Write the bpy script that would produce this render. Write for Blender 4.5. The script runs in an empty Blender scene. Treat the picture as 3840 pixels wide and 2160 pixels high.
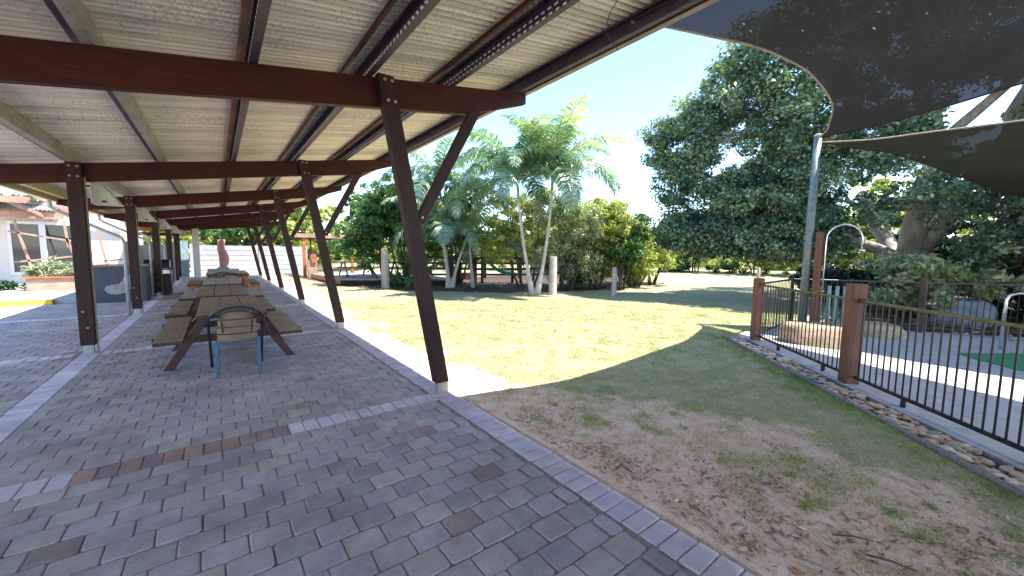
import bpy, math, random
import numpy as np
from mathutils import Vector, Matrix
SC = bpy.context.scene
COL = SC.collection
R = math.radians
random.seed(7)
RNG = np.random.default_rng(11)

# ------------------------------------------------------------------ camera
F_PX, PIT, ROL, YAW, EYE = 1466.3, 0.0892808, 0.0130035, 0.6461318, 1.55
cy, sy = math.cos(YAW), math.sin(YAW)
fwd = Vector((sy, cy, 0)); rgt = Vector((cy, -sy, 0)); up = Vector((0, 0, 1))
f2 = fwd * math.cos(PIT) - up * math.sin(PIT); u2 = up * math.cos(PIT) + fwd * math.sin(PIT)
r3 = rgt * math.cos(ROL) + u2 * math.sin(ROL); u3 = u2 * math.cos(ROL) - rgt * math.sin(ROL)
cam = bpy.data.cameras.new('camera'); cam_o = bpy.data.objects.new('camera', cam); COL.objects.link(cam_o)
cam.sensor_width = 36; cam.lens = 36 * F_PX / 3840; cam.clip_start = 0.05; cam.clip_end = 3000
M = Matrix((r3, u3, -f2)).transposed().to_4x4(); M.translation = (0, 0, EYE); cam_o.matrix_world = M
SC.camera = cam_o
def seen_size(x, y):
    """apparent size of a 0.2 m piece lying at x, y; 0 when outside the picture"""
    v = Vector((x, y, -EYE)); d = v.dot(f2)
    if d <= .2: return 0
    px, py = v.dot(r3) / d * F_PX, v.dot(u3) / d * F_PX
    if abs(px) > 1980 or abs(py) > 1150: return 0
    return 1 / (d * d * v.length)

# ------------------------------------------------------------------ light
world = bpy.data.worlds.new('World'); SC.world = world; world.use_nodes = True
nt = world.node_tree; bg = nt.nodes['Background']
sky = nt.nodes.new('ShaderNodeTexSky'); sky.sky_type = 'NISHITA'; sky.sun_disc = False
sky.sun_elevation = R(63); sky.sun_rotation = R(138); sky.air_density = 1.0; sky.dust_density = .05; sky.ozone_density = 3.5
nt.links.new(sky.outputs[0], bg.inputs[0]); bg.inputs[1].default_value = 0.096
sun = bpy.data.lights.new('sun', 'SUN'); sun.energy = 2.75; sun.angle = R(0.5); sun.color = (1, .93, .84)
sun_o = bpy.data.objects.new('sun', sun); COL.objects.link(sun_o)
sun_o.rotation_euler = Vector((-.34, .38, -1)).to_track_quat('-Z', 'Y').to_euler(); sun_o.location = (10, -10, 25)
SC.view_settings.view_transform = 'Standard'; SC.view_settings.look = 'None'
SC.view_settings.exposure = 2.48; SC.view_settings.gamma = 1; SC.view_settings.use_curve_mapping = False
SC.cycles.max_bounces = 8; SC.cycles.transparent_max_bounces = 8

# ------------------------------------------------------------------ helpers
class MB:
    def __init__(s): s.v = []; s.f = []
    def add(s, vs, fs):
        n = len(s.v); s.v += [tuple(p) for p in vs]; s.f += [tuple(i + n for i in f) for f in fs]; return s
    def box(s, x0, x1, y0, y1, z0, z1):
        return s.add([(x0, y0, z0), (x1, y0, z0), (x1, y1, z0), (x0, y1, z0), (x0, y0, z1), (x1, y0, z1), (x1, y1, z1), (x0, y1, z1)],
                     [(3, 2, 1, 0), (4, 5, 6, 7), (0, 1, 5, 4), (1, 2, 6, 5), (2, 3, 7, 6), (3, 0, 4, 7)])
    def cbox(s, c, d): return s.box(c[0] - d[0] / 2, c[0] + d[0] / 2, c[1] - d[1] / 2, c[1] + d[1] / 2, c[2] - d[2] / 2, c[2] + d[2] / 2)
    def bar(s, a, b, w, h, upv=(0, 0, 1)):
        a = Vector(a); b = Vector(b); d = (b - a).normalized(); u = Vector(upv); sd = d.cross(u).normalized(); u = sd.cross(d).normalized()
        q = [sd * w / 2 * i + u * h / 2 * j for i, j in ((-1, -1), (1, -1), (1, 1), (-1, 1))]
        return s.add([a + k for k in q] + [b + k for k in q], [(3, 2, 1, 0), (4, 5, 6, 7), (0, 1, 5, 4), (1, 2, 6, 5), (2, 3, 7, 6), (3, 0, 4, 7)])
    def prism(s, poly, axis, a0, a1):
        n = len(poly)
        def P(p, a): return {'x': (a, p[0], p[1]), 'y': (p[0], a, p[1]), 'z': (p[0], p[1], a)}[axis]
        return s.add([P(p, a0) for p in poly] + [P(p, a1) for p in poly], [tuple(range(n))[::-1], tuple(range(n, 2 * n))] + [(i, (i + 1) % n, n + (i + 1) % n, n + i) for i in range(n)])
    def tube(s, pts, rad, n=8, cap=True):
        pts = [Vector(p) for p in pts]; m = len(pts)
        if not hasattr(rad, '__len__'): rad = [rad] * m
        vs = []; ref = Vector((0, 0, 1)); prev = None
        for i, p in enumerate(pts):
            d = (pts[min(i + 1, m - 1)] - pts[max(i - 1, 0)]).normalized()
            if prev is None:
                a = d.cross(ref if abs(d.z) < .9 else Vector((1, 0, 0))).normalized()
            else: a = (prev - d * prev.dot(d)).normalized()
            prev = a; b = d.cross(a)
            for k in range(n):
                t = 2 * math.pi * k / n; vs.append(p + (a * math.cos(t) + b * math.sin(t)) * rad[i])
        fs = [(i * n + k, i * n + (k + 1) % n, (i + 1) * n + (k + 1) % n, (i + 1) * n + k) for i in range(m - 1) for k in range(n)]
        if cap: fs += [tuple(range(n))[::-1], tuple(range((m - 1) * n, m * n))]
        return s.add(vs, fs)
    def lathe(s, prof, c=(0, 0, 0), n=16):
        vs = []; m = len(prof)
        for r, z in prof:
            for k in range(n): t = 2 * math.pi * k / n; vs.append((c[0] + r * math.cos(t), c[1] + r * math.sin(t), c[2] + z))
        return s.add(vs, [(i * n + k, i * n + (k + 1) % n, (i + 1) * n + (k + 1) % n, (i + 1) * n + k) for i in range(m - 1) for k in range(n)] + [tuple(range(n))[::-1], tuple(range((m - 1) * n, m * n))])
def mesh_of(name, mb, mat, smooth=False, origin=(0, 0, 0)):
    me = bpy.data.meshes.new(name)
    o = origin
    me.from_pydata([(p[0] - o[0], p[1] - o[1], p[2] - o[2]) for p in mb.v], [], mb.f)
    if mat: me.materials.append(mat)
    if smooth: me.polygons.foreach_set('use_smooth', [True] * len(me.polygons))
    me.update(); return me
def np_mesh(name, V, Fq, mat, attrs=None, smooth=False):
    me = bpy.data.meshes.new(name); V = np.asarray(V, np.float32); Fq = np.asarray(Fq, np.int32); k = Fq.shape[1]
    me.vertices.add(len(V)); me.vertices.foreach_set('co', V.ravel())
    me.loops.add(Fq.size); me.loops.foreach_set('vertex_index', Fq.ravel())
    me.polygons.add(len(Fq)); me.polygons.foreach_set('loop_start', np.arange(0, Fq.size, k, dtype=np.int32))
    if smooth: me.polygons.foreach_set('use_smooth', np.ones(len(Fq), bool))
    for an, av in (attrs or {}).items():
        a = me.attributes.new(an, 'FLOAT', 'POINT'); a.data.foreach_set('value', np.asarray(av, np.float32))
    me.materials.append(mat); me.update(calc_edges=True); return me
def link(name, data, parent=None, **kw):
    o = bpy.data.objects.new(name, data); COL.objects.link(o)
    if parent: o.parent = parent
    for k, v in kw.items(): o[k] = v
    return o
def wloc(o):
    v = Vector((0, 0, 0))
    while o: v += o.location; o = o.parent
    return v
def thing(name, label, cat, loc=(0, 0, 0), group=None):
    o = link(name, None, label=label, category=cat); o.location = loc; o.empty_display_size = .2
    if group: o['group'] = group
    return o
def part(name, mb, mat, parent, smooth=False, **kw):
    return link(name, mesh_of(name, mb, mat, smooth, wloc(parent)), parent, **kw)
def single(name, mb, mat, label, cat, smooth=False, group=None, loc=(0, 0, 0)):
    o = link(name, mesh_of(name, mb, mat, smooth, loc), label=label, category=cat); o.location = loc
    if group: o['group'] = group
    return o
def struct(name, mb, mat, smooth=False): return link(name, mesh_of(name, mb, mat, smooth), kind='structure')
def copy_thing(o, loc=None, rz=None, label=None, parent=None):
    c = o.copy(); COL.objects.link(c); c.parent = parent
    for ch in list(o.children): copy_thing(ch, parent=c)
    if loc is not None: c.location = loc
    if rz is not None: c.rotation_euler[2] = rz
    if label: c['label'] = label
    return c
def bevel(o, w=.006, seg=1):
    m = o.modifiers.new('bevel', 'BEVEL'); m.width = w; m.segments = seg; m.limit_method = 'ANGLE'; return o

def vnoise(x, y, seed=0):
    x = np.asarray(x, float); y = np.asarray(y, float)
    xi = np.floor(x).astype(np.int64); yi = np.floor(y).astype(np.int64); fx = x - xi; fy = y - yi
    fx = fx * fx * (3 - 2 * fx); fy = fy * fy * (3 - 2 * fy)
    def h(a, b):
        n = (a * 374761393 + b * 668265263 + seed * 69069) & 0x7fffffff; n = ((n ^ (n >> 13)) * 1274126177) & 0x7fffffff; n = n ^ (n >> 16)
        return (n & 0xffff) / 65535.
    return (h(xi, yi) * (1 - fx) + h(xi + 1, yi) * fx) * (1 - fy) + (h(xi, yi + 1) * (1 - fx) + h(xi + 1, yi + 1) * fx) * fy
def fbm(x, y, seed=0, o=3):
    s = 0; a = .5; t = 0
    for i in range(o): s = s + a * vnoise(np.asarray(x) * 2 ** i, np.asarray(y) * 2 ** i, seed + i); t += a; a *= .5
    return s / t

# ------------------------------------------------------------------ materials
def new_mat(name):
    m = bpy.data.materials.new(name); m.use_nodes = True; n = m.node_tree; b = n.nodes['Principled BSDF']; return m, n, b
def N(n, t, **kw):
    x = n.nodes.new(t)
    for k, v in kw.items():
        if k.startswith('i_'):
            key = k[2:]; x.inputs[int(key) if key.isdigit() else key.replace('_', ' ')].default_value = v
        else: setattr(x, k, v)
    return x
def ramp(n, fac, stops, interp='LINEAR'):
    r = n.nodes.new('ShaderNodeValToRGB'); r.color_ramp.interpolation = interp
    e = r.color_ramp.elements
    while len(e) < len(stops): e.new(.5)
    for i, (p, c) in enumerate(stops): e[i].position = p; e[i].color = (*c, 1) if len(c) == 3 else c
    n.links.new(fac, r.inputs[0]); return r.outputs[0]
def mix(n, fac, a, b, mode='MIX'):
    x = n.nodes.new('ShaderNodeMix'); x.data_type = 'RGBA'; x.blend_type = mode
    for sock, v in ((x.inputs[0], fac), (x.inputs[6], a), (x.inputs[7], b)):
        if hasattr(v, 'links'): n.links.new(v, sock)
        elif isinstance(v, (int, float)): sock.default_value = v
        else: sock.default_value = (*v, 1)
    return x.outputs[2]
def math_(n, op, a, b=0.):
    x = n.nodes.new('ShaderNodeMath'); x.operation = op
    for sock, v in ((x.inputs[0], a), (x.inputs[1], b)):
        if hasattr(v, 'links'): n.links.new(v, sock)
        else: sock.default_value = v
    return x.outputs[0]
def coords(n, scale=(1, 1, 1), kind='Object'):
    if kind == 'World': src = n.nodes.new('ShaderNodeNewGeometry').outputs['Position']
    else: src = n.nodes.new('ShaderNodeTexCoord').outputs[kind]
    mp = n.nodes.new('ShaderNodeMapping'); mp.inputs['Scale'].default_value = scale; n.links.new(src, mp.inputs[0]); return mp.outputs[0]
def noise(n, vec, scale, detail=4, rough=.55, out='Fac'):
    x = N(n, 'ShaderNodeTexNoise', i_Scale=scale, i_Detail=detail, i_Roughness=rough); n.links.new(vec, x.inputs['Vector']); return x.outputs[out]
def bump(n, b, h, strength=.3, dist=.01):
    x = N(n, 'ShaderNodeBump', i_Strength=strength, i_Distance=dist); n.links.new(h, x.inputs['Height']); n.links.new(x.outputs[0], b.inputs['Normal'])
def plain(name, col, rough=.6, metal=0., var=.25, scale=8, bmp=.15, spec=.5, stretch=(1, 1, 1), dirt=None):
    m, n, b = new_mat(name); v = coords(n, stretch, 'World'); f = noise(n, v, scale, 5)
    lo = tuple(c * (1 - var) for c in col); hi = tuple(min(1, c * (1 + var)) for c in col)
    c = ramp(n, f, [(.3, lo), (.7, hi)])
    if dirt: c = mix(n, ramp(n, noise(n, v, scale * 3, 6, .7), [(.5, (0, 0, 0)), (.68, (1, 1, 1))]), c, dirt)
    n.links.new(c, b.inputs['Base Color']); b.inputs['Roughness'].default_value = rough; b.inputs['Metallic'].default_value = metal
    b.inputs['Specular IOR Level'].default_value = spec
    if bmp: bump(n, b, noise(n, v, scale * 6, 4), bmp, .004)
    return m
def piece_mat(name, stops, rough=.85, speck=(.06, .055, .05), bmp=.5, varz=.22):
    """each piece (object or loose island) gets its own colour from the stops"""
    m, n, b = new_mat(name)
    oi = n.nodes.new('ShaderNodeObjectInfo').outputs['Random']; ii = n.nodes.new('ShaderNodeNewGeometry').outputs['Random Per Island']
    f = math_(n, 'FRACT', math_(n, 'ADD', math_(n, 'MULTIPLY', oi, 7.13), ii))
    c = ramp(n, f, stops, 'CONSTANT')
    v = coords(n, (1, 1, 1), 'World')
    blot = ramp(n, noise(n, v, 9, 4), [(.25, (1 - varz,) * 3), (.75, (1 + varz,) * 3)])
    c = mix(n, 1., c, blot, 'MULTIPLY')
    c = mix(n, 1., c, ramp(n, noise(n, v, 1.6, 6, .65), [(.32, (.76, .74, .73)), (.68, (1.18, 1.16, 1.13))]), 'MULTIPLY')
    grit = noise(n, v, 170, 3, .7)
    c = mix(n, math_(n, 'MULTIPLY', ramp(n, grit, [(.52, (0, 0, 0)), (.7, (1, 1, 1))]), .55), c, speck)
    c = mix(n, math_(n, 'MULTIPLY', ramp(n, noise(n, v, 120, 2, .6), [(.6, (0, 0, 0)), (.75, (1, 1, 1))]), .3), c, (.5, .47, .45))
    n.links.new(c, b.inputs['Base Color']); b.inputs['Roughness'].default_value = rough
    bump(n, b, grit, bmp, .004); return m
def leaf_mat(name, dark, light, trans=.35, rough=.42, spec=.5, tint=None):
    m, n, b = new_mat(name); a = N(n, 'ShaderNodeAttribute', attribute_name='tone')
    stops = [(0, dark), (.75, light)]
    if tint: stops.append((.93, tint))
    c = ramp(n, a.outputs['Fac'], stops); n.links.new(c, b.inputs['Base Color']); b.inputs['Roughness'].default_value = rough; b.inputs['Specular IOR Level'].default_value = spec
    t = n.nodes.new('ShaderNodeBsdfTranslucent'); n.links.new(mix(n, 1., c, (1.3, 1.5, .6), 'MULTIPLY'), t.inputs[0])
    mx = n.nodes.new('ShaderNodeMixShader'); mx.inputs[0].default_value = trans; n.links.new(b.outputs[0], mx.inputs[1]); n.links.new(t.outputs[0], mx.inputs[2])
    n.links.new(mx.outputs[0], n.nodes['Material Output'].inputs[0]); return m
def wood(name, dark, light, axis='X', rough=.5, scale=4, spec=.5, wear=None):
    m, n, b = new_mat(name); st = {'X': (1, 14, 14), 'Y': (14, 1, 14), 'Z': (14, 14, 1)}[axis]
    v = coords(n, st, 'World'); f = noise(n, v, scale, 6, .6); c = ramp(n, f, [(.3, dark), (.7, light)])
    big = noise(n, coords(n, (1, 1, 1), 'World'), 1.7, 3); c = mix(n, 1., c, ramp(n, big, [(.3, (.75, .75, .75)), (.7, (1.25, 1.2, 1.15))]), 'MULTIPLY')
    if wear: c = mix(n, math_(n, 'MULTIPLY', ramp(n, noise(n, v, scale * 1.6, 5, .7), [(.55, (0, 0, 0)), (.7, (1, 1, 1))]), .6), c, wear)
    n.links.new(c, b.inputs['Base Color']); b.inputs['Roughness'].default_value = rough; b.inputs['Specular IOR Level'].default_value = spec
    bump(n, b, f, .25, .004); return m

m_paver = piece_mat('paver_concrete', [(0, (.53, .42, .405)), (.14, (.56, .455, .40)), (.28, (.46, .385, .35)), (.42, (.54, .43, .42)), (.56, (.58, .48, .415)), (.68, (.49, .41, .36)), (.80, (.55, .435, .38)), (.88, (.43, .355, .345)), (.93, (.56, .46, .46)), (.975, (.41, .29, .25))], varz=.16)
m_border = piece_mat('paver_lilac', [(0, (.70, .57, .60)), (.3, (.75, .62, .63)), (.6, (.63, .52, .57)), (.8, (.72, .56, .56))], speck=(.12, .11, .11), varz=.12)
m_red = piece_mat('paver_red', [(0, (.46, .26, .20)), (.3, (.52, .32, .26)), (.55, (.36, .23, .22)), (.75, (.44, .30, .27))], varz=.15)
m_white = piece_mat('paver_white', [(0, (.80, .70, .72)), (.4, (.74, .63, .66)), (.7, (.82, .72, .73))], speck=(.2, .19, .19), varz=.1)
m_sand = plain('paver_joint_sand', (.30, .25, .20), .95, var=.4, scale=30, bmp=.4)
m_mortar = plain('mortar_haunch', (.42, .33, .27), .95, var=.3, scale=12, bmp=.4, dirt=(.25, .18, .13))
m_conc = plain('concrete', (.40, .39, .38), .8, var=.14, scale=3, bmp=.15, dirt=(.33, .31, .29))
m_pad = plain('pad_concrete', (.52, .48, .46), .75, var=.12, scale=2.2, bmp=.12, dirt=(.33, .34, .36))
m_postwood = wood('timber_redbrown_post', (.015, .007, .008), (.046, .016, .014), 'Z', .5, 3, .3, wear=(.085, .045, .035))
m_beamwood = wood('timber_redbrown_beam', (.030, .007, .004), (.070, .015, .008), 'X', .5, 3, .25, wear=(.095, .035, .022))
m_galv = plain('galvanised_steel', (.42, .42, .40), .42, .65, .18, 6, .05)
m_purlin = plain('purlin_steel', (.40, .39, .33), .5, .35, .25, 5, .05, stretch=(1, .3, 1), dirt=(.22, .2, .15))
m_light_dash = plain('purlin_light_dash', (.8, .8, .76), .5, 0, .05)  # pale colour standing in for light reflected along the corrugations
m_bolt = plain('brass_bolt', (.50, .36, .20), .4, .6, .2, 30, 0)
def plank_mat(name, a, b_, wear):
    m = wood(name, a, b_, 'Y', .5, 3, wear=wear); n = m.node_tree; b = n.nodes['Principled BSDF']; src = b.inputs['Base Color'].links[0].from_socket
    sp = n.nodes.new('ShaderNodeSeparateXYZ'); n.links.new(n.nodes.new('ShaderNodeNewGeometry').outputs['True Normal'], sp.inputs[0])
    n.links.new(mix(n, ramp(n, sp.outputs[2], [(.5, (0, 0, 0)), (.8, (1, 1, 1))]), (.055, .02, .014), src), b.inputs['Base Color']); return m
m_tabletop = plank_mat('table_plank', (.20, .125, .085), (.40, .28, .20), (.50, .39, .30))
m_tablegrey = plank_mat('table_plank_grey', (.34, .31, .29), (.52, .48, .45), (.60, .56, .52))
m_tableleg = wood('table_leg_red', (.045, .014, .010), (.10, .032, .022), 'X', .45, 3)
m_orange = wood('orange_timber', (.30, .10, .03), (.50, .19, .06), 'X', .5, 3)
m_slat = wood('chair_slat', (.20, .12, .07), (.36, .24, .16), 'X', .5, 5)
m_navy = plain('navy_tube', (.018, .028, .055), .35, .1, .3, 20, .05)
m_blue = plain('blue_paint', (.035, .13, .24), .45, .1, .35, 25, .2, dirt=(.12, .2, .26))
m_fpost = wood('fence_post_timber', (.12, .045, .025), (.24, .105, .06), 'Z', .6, 3)
m_fbar = plain('fence_bar_black', (.012, .014, .014), .35, .2, .3, 20, .03)
m_frail = plain('fence_rail_black', (.03, .03, .026), .3, .3, .3, 20, .03)
m_steel = plain('stainless', (.72, .72, .72), .18, .9, .05, 5, 0)
m_polepaint = plain('weathered_pole', (.22, .25, .25), .55, .4, .3, 14, .2, dirt=(.1, .12, .12))
m_sail = plain('shade_cloth', (.014, .014, .020), .9, 0, .2, .5, .35, stretch=(1, 3, 1), dirt=(.022, .021, .025))
m_sail2 = plain('shade_cloth_green', (.015, .020, .016), .9, 0, .45, 1.5, .25, stretch=(3, 1, 1), dirt=(.045, .040, .024))
m_hem = plain('sail_hem', (.33, .28, .20), .8)
m_log = wood('weathered_log', (.32, .27, .25), (.55, .50, .48), 'Z', .8, 4, wear=(.2, .16, .14))
m_palmtrunk = plain('palm_trunk', (.50, .46, .42), .75, 0, .22, 6, .3, stretch=(1, 1, 5), dirt=(.3, .27, .22))
m_crownshaft = plain('palm_crownshaft', (.16, .30, .14), .4, 0, .2, 5, 0)
m_bark = plain('bark_grey', (.36, .33, .30), .9, 0, .35, 5, .7, stretch=(1, 1, .3), dirt=(.20, .17, .15))
m_barkdark = plain('bark_dark', (.10, .07, .055), .9, 0, .4, 6, .6, stretch=(1, 1, .3))
m_figleaf = leaf_mat('fig_leaf', (.016, .055, .055), (.20, .30, .17), .32, .3, .9, (.50, .52, .34))
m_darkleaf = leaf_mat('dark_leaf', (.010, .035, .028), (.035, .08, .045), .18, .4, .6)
m_greenleaf = leaf_mat('green_leaf', (.02, .075, .03), (.13, .25, .06), .35, .35, .7, (.34, .40, .14))
m_yellowleaf = leaf_mat('yellow_green_leaf', (.14, .18, .05), (.50, .52, .16), .42, .4, .6, (.72, .64, .34))
m_paleleaf = leaf_mat('pale_leaf', (.15, .20, .10), (.50, .54, .32), .35, .35, .7, (.74, .70, .58))
m_palmleaf = leaf_mat('palm_leaf', (.045, .12, .085), (.22, .32, .20), .3, .25, 1., (.52, .53, .26))
m_silver = leaf_mat('silvery_leaf', (.16, .2, .12), (.38, .42, .28), .25, .5)
m_terra = plain('terracotta', (.46, .22, .17), .6, 0, .2, 5, .2)
m_whitewall = plain('white_sheet', (.42, .43, .47), .5, 0, .05, 3, .03)
m_cream = plain('cream_render', (.72, .64, .56), .7, 0, .06, 3, .05)
m_winframe = plain('white_frame', (.75, .75, .75), .4, 0, .03)
m_pink = wood('faded_timber', (.30, .17, .12), (.50, .32, .25), 'X', .7, 3)
m_slate = plain('slate_counter', (.055, .065, .09), .6, 0, .2, 5, .1)
m_mosaic = piece_mat('pale_stone', [(0, (.42, .40, .36)), (.4, (.36, .34, .31)), (.7, (.47, .44, .40))], varz=.2)
m_black = plain('black_metal', (.015, .015, .018), .35, .4, .3)
m_yellow = plain('yellow_paint', (.70, .48, .05), .6, 0, .15, 9, .2, dirt=(.5, .38, .12))
m_green = plain('green_plastic', (.03, .36, .24), .35, 0, .1)
m_turf = plain('green_mat', (.05, .27, .11), .9, 0, .2, 40, .3)
m_teal = plain('teal_tube', (.30, .46, .44), .35, 0, .1)
m_rock = plain('sandstone', (.50, .36, .24), .85, 0, .3, 4, .8, stretch=(1, 1, 3), dirt=(.30, .20, .13))
m_greyrock = plain('grey_rock', (.26, .27, .28), .85, 0, .35, 4, .8)
m_stone = piece_mat('river_stone', [(0, (.58, .43, .31)), (.2, (.66, .48, .33)), (.4, (.46, .35, .28)), (.55, (.72, .58, .46)), (.7, (.56, .36, .22)), (.88, (.33, .29, .28))], speck=(.3, .2, .14), varz=.2, rough=.7)
m_edge = wood('grey_edging', (.16, .15, .14), (.30, .28, .27), 'X', .8)
m_litter = piece_mat('dry_leaf', [(0, (.30, .16, .09)), (.2, (.46, .28, .16)), (.4, (.16, .08, .05)), (.5, (.58, .43, .30)), (.7, (.36, .16, .09)), (.85, (.66, .56, .46))], bmp=0, rough=.6)
m_lamp = plain('lamp_perforated', (.66, .68, .58), .6, .1, .12, 60, .6, dirt=(.2, .22, .17))
m_pipe = plain('grey_pipe', (.40, .41, .42), .5, 0, .1)
m_fascia = plain('cream_fascia', (.50, .44, .22), .5, 0, .12)
m_gutter = plain('white_gutter', (.72, .72, .74), .4, 0, .05)
m_soil = plain('garden_soil', (.06, .045, .035), .95, 0, .4, 20, .5)
m_hill = plain('hill_scrub_hazy', (.34, .27, .22), .95, 0, .35, .12, 0)  # distance haze is put into this pale pinkish colour
m_redplastic = plain('red_plastic', (.36, .10, .07), .5)

def porous(m, k, tcol):
    n = m.node_tree; b = n.nodes['Principled BSDF']; tr = n.nodes.new('ShaderNodeBsdfTransparent'); tl = n.nodes.new('ShaderNodeBsdfTranslucent'); tl.inputs[0].default_value = (*tcol, 1)
    m1 = n.nodes.new('ShaderNodeMixShader'); m1.inputs[0].default_value = .1; m2 = n.nodes.new('ShaderNodeMixShader'); m2.inputs[0].default_value = k
    n.links.new(b.outputs[0], m1.inputs[1]); n.links.new(tl.outputs[0], m1.inputs[2]); n.links.new(m1.outputs[0], m2.inputs[1]); n.links.new(tr.outputs[0], m2.inputs[2]); n.links.new(m2.outputs[0], n.nodes['Material Output'].inputs[0])
porous(m_sail, .042, (.012, .011, .014)); porous(m_sail2, .02, (.012, .012, .007))
Y0_ROOF = -4.5 - 4
def roof_mat():
    m, n, b = new_mat('aged_zincalume'); v = coords(n, (1, 1, 1), 'World')
    big = noise(n, coords(n, (.5, .9, 1), 'World'), 1.1, 4); c = ramp(n, big, [(.3, (.74, .70, .60)), (.7, (.88, .84, .73))])
    st = noise(n, coords(n, (.25, 10, 1), 'World'), 2.2, 4); c = mix(n, 1., c, ramp(n, st, [(.3, (.66, .65, .63)), (.7, (1.15, 1.15, 1.12))]), 'MULTIPLY')
    mould = noise(n, v, 42, 5, .8); area = noise(n, v, 1.3, 3)
    mk = ramp(n, math_(n, 'ADD', mould, math_(n, 'MULTIPLY', area, .25)), [(.66, (0, 0, 0)), (.74, (1, 1, 1))])
    c = mix(n, math_(n, 'MULTIPLY', mk, .5), c, (.16, .14, .10))
    sp = n.nodes.new('ShaderNodeSeparateXYZ'); n.links.new(n.nodes.new('ShaderNodeTexCoord').outputs['Object'], sp.inputs[0])
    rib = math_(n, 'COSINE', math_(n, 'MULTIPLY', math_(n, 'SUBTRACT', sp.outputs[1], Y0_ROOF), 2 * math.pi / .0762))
    c = mix(n, 1., c, ramp(n, math_(n, 'ADD', math_(n, 'MULTIPLY', rib, .5), .5), [(.15, (1.05, 1.05, 1.05)), (.95, (.60, .58, .54))]), 'MULTIPLY')   # groove shade painted into the colour: upper flutes darker, ribs crisper
    n.links.new(c, b.inputs['Base Color']); b.inputs['Roughness'].default_value = .5; b.inputs['Metallic'].default_value = .1
    bump(n, b, mould, .08, .003); return m
m_roof = roof_mat()

def glass_mat():
    m, n, b = new_mat('window_glass'); b.inputs['Base Color'].default_value = (.05, .06, .07, 1); b.inputs['Roughness'].default_value = .05
    b.inputs['Transmission Weight'].default_value = .35; b.inputs['IOR'].default_value = 1.45; b.inputs['Specular IOR Level'].default_value = .8; return m
m_glass = glass_mat()

def ground_mat():
    m, n, b = new_mat('lawn_and_dirt'); v = coords(n, (1, 1, 1), 'World')
    g = N(n, 'ShaderNodeAttribute', attribute_name='grassy').outputs['Fac']; mu = N(n, 'ShaderNodeAttribute', attribute_name='mulchy').outputs['Fac']
    fine = noise(n, v, 90, 4, .7); mid = noise(n, v, 7, 5, .6); big = noise(n, v, .9, 3)
    dirt = ramp(n, mid, [(.25, (.44, .27, .20)), (.5, (.62, .435, .345)), (.75, (.75, .59, .50))])
    dirt = mix(n, math_(n, 'MULTIPLY', ramp(n, noise(n, v, 130, 2, .8), [(.5, (0, 0, 0)), (.62, (1, 1, 1))]), .5), dirt, (.74, .62, .54))
    dirt = mix(n, math_(n, 'MULTIPLY', ramp(n, noise(n, v, 55, 4, .8), [(.56, (0, 0, 0)), (.66, (1, 1, 1))]), .6), dirt, (.15, .09, .06))
    grass = ramp(n, fine, [(.25, (.205, .205, .12)), (.5, (.32, .31, .20)), (.75, (.45, .43, .31))])
    grass = mix(n, 1., grass, ramp(n, big, [(.3, (.85, .9, .85)), (.7, (1.2, 1.12, 1.1))]), 'MULTIPLY')
    grass = mix(n, 1., grass, ramp(n, noise(n, v, 5.5, 5, .7), [(.3, (.72, .76, .66)), (.7, (1.22, 1.18, 1.2))]), 'MULTIPLY')
    grass = mix(n, math_(n, 'MULTIPLY', ramp(n, noise(n, v, 3.1, 4, .65), [(.5, (0, 0, 0)), (.72, (1, 1, 1))]), .45), grass, (.36, .29, .16))
    k = ramp(n, math_(n, 'ADD', g, math_(n, 'MULTIPLY', math_(n, 'SUBTRACT', noise(n, v, 15, 8, .78), .5), 1.5)), [(.40, (0, 0, 0)), (.62, (1, 1, 1))])
    c = mix(n, k, dirt, grass)
    mul = ramp(n, noise(n, v, 38, 4, .7), [(.3, (.030, .022, .018)), (.55, (.085, .060, .048)), (.75, (.24, .17, .13))])
    c = mix(n, mu, c, mul)
    n.links.new(c, b.inputs['Base Color']); b.inputs['Roughness'].default_value = .95; b.inputs['Specular IOR Level'].default_value = .2
    bump(n, b, math_(n, 'ADD', fine, mid), .55, .012); return m
m_ground = ground_mat()

# ------------------------------------------------------------------ ground
def cumx(pts):
    out = []
    for a, b, s in pts: out += list(np.arange(a, b, s))
    return np.array(out)
GX = np.unique(np.r_[-900, -600, -300, -150, -80, -40, -20, np.arange(-14, 1.8, 1.5), np.arange(1.8, 8, .07), np.arange(8, 15, .16), np.arange(15, 40, .6), np.arange(40, 100, 6), 150, 250, 400, 600, 900])
GY = np.unique(np.r_[-900, -600, -300, -150, -80, -40, -20, np.arange(-14, -1, 1.), np.arange(-1, 8, .07), np.arange(8, 16, .16), np.arange(16, 40, .6), np.arange(40, 100, 6), 150, 250, 400, 600, 900])
def sstep(a, b, x): t = np.clip((x - a) / (b - a), 0, 1); return t * t * (3 - 2 * t)
def bare_edge(y): return np.interp(y, [-2, -.5, .3, 1.1, 1.7, 2.3, 2.9, 3.4, 4.1, 5.5, 7.9, 12], [3.1, 3.15, 3.2, 3.35, 3.3, 3.0, 2.9, 2.55, 2.35, 2.3, 2.35, 2.5])
def grassy(x, y):
    w = np.interp(y, [-1, 1.2, 2.5, 3.2, 6], [1.7, 1.3, .9, .5, .4])
    d = (x - bare_edge(y) + (fbm(x * 1.7, y * 1.7, 3) - .5) * 1.0 + (fbm(x * 6, y * 6, 9) - .5) * .7) / w
    g = sstep(-.15, 1.0, d)
    edge = np.maximum(sstep(3.55, 4.05, x - y), sstep(3.15, 3.7, x - y) * sstep(.5, -.1, y))   # greener strip along the edging
    return np.clip(np.maximum(g, edge * (.55 + .6 * (fbm(x * 3, y * 3, 5) - .2))), 0, 1)
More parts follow.
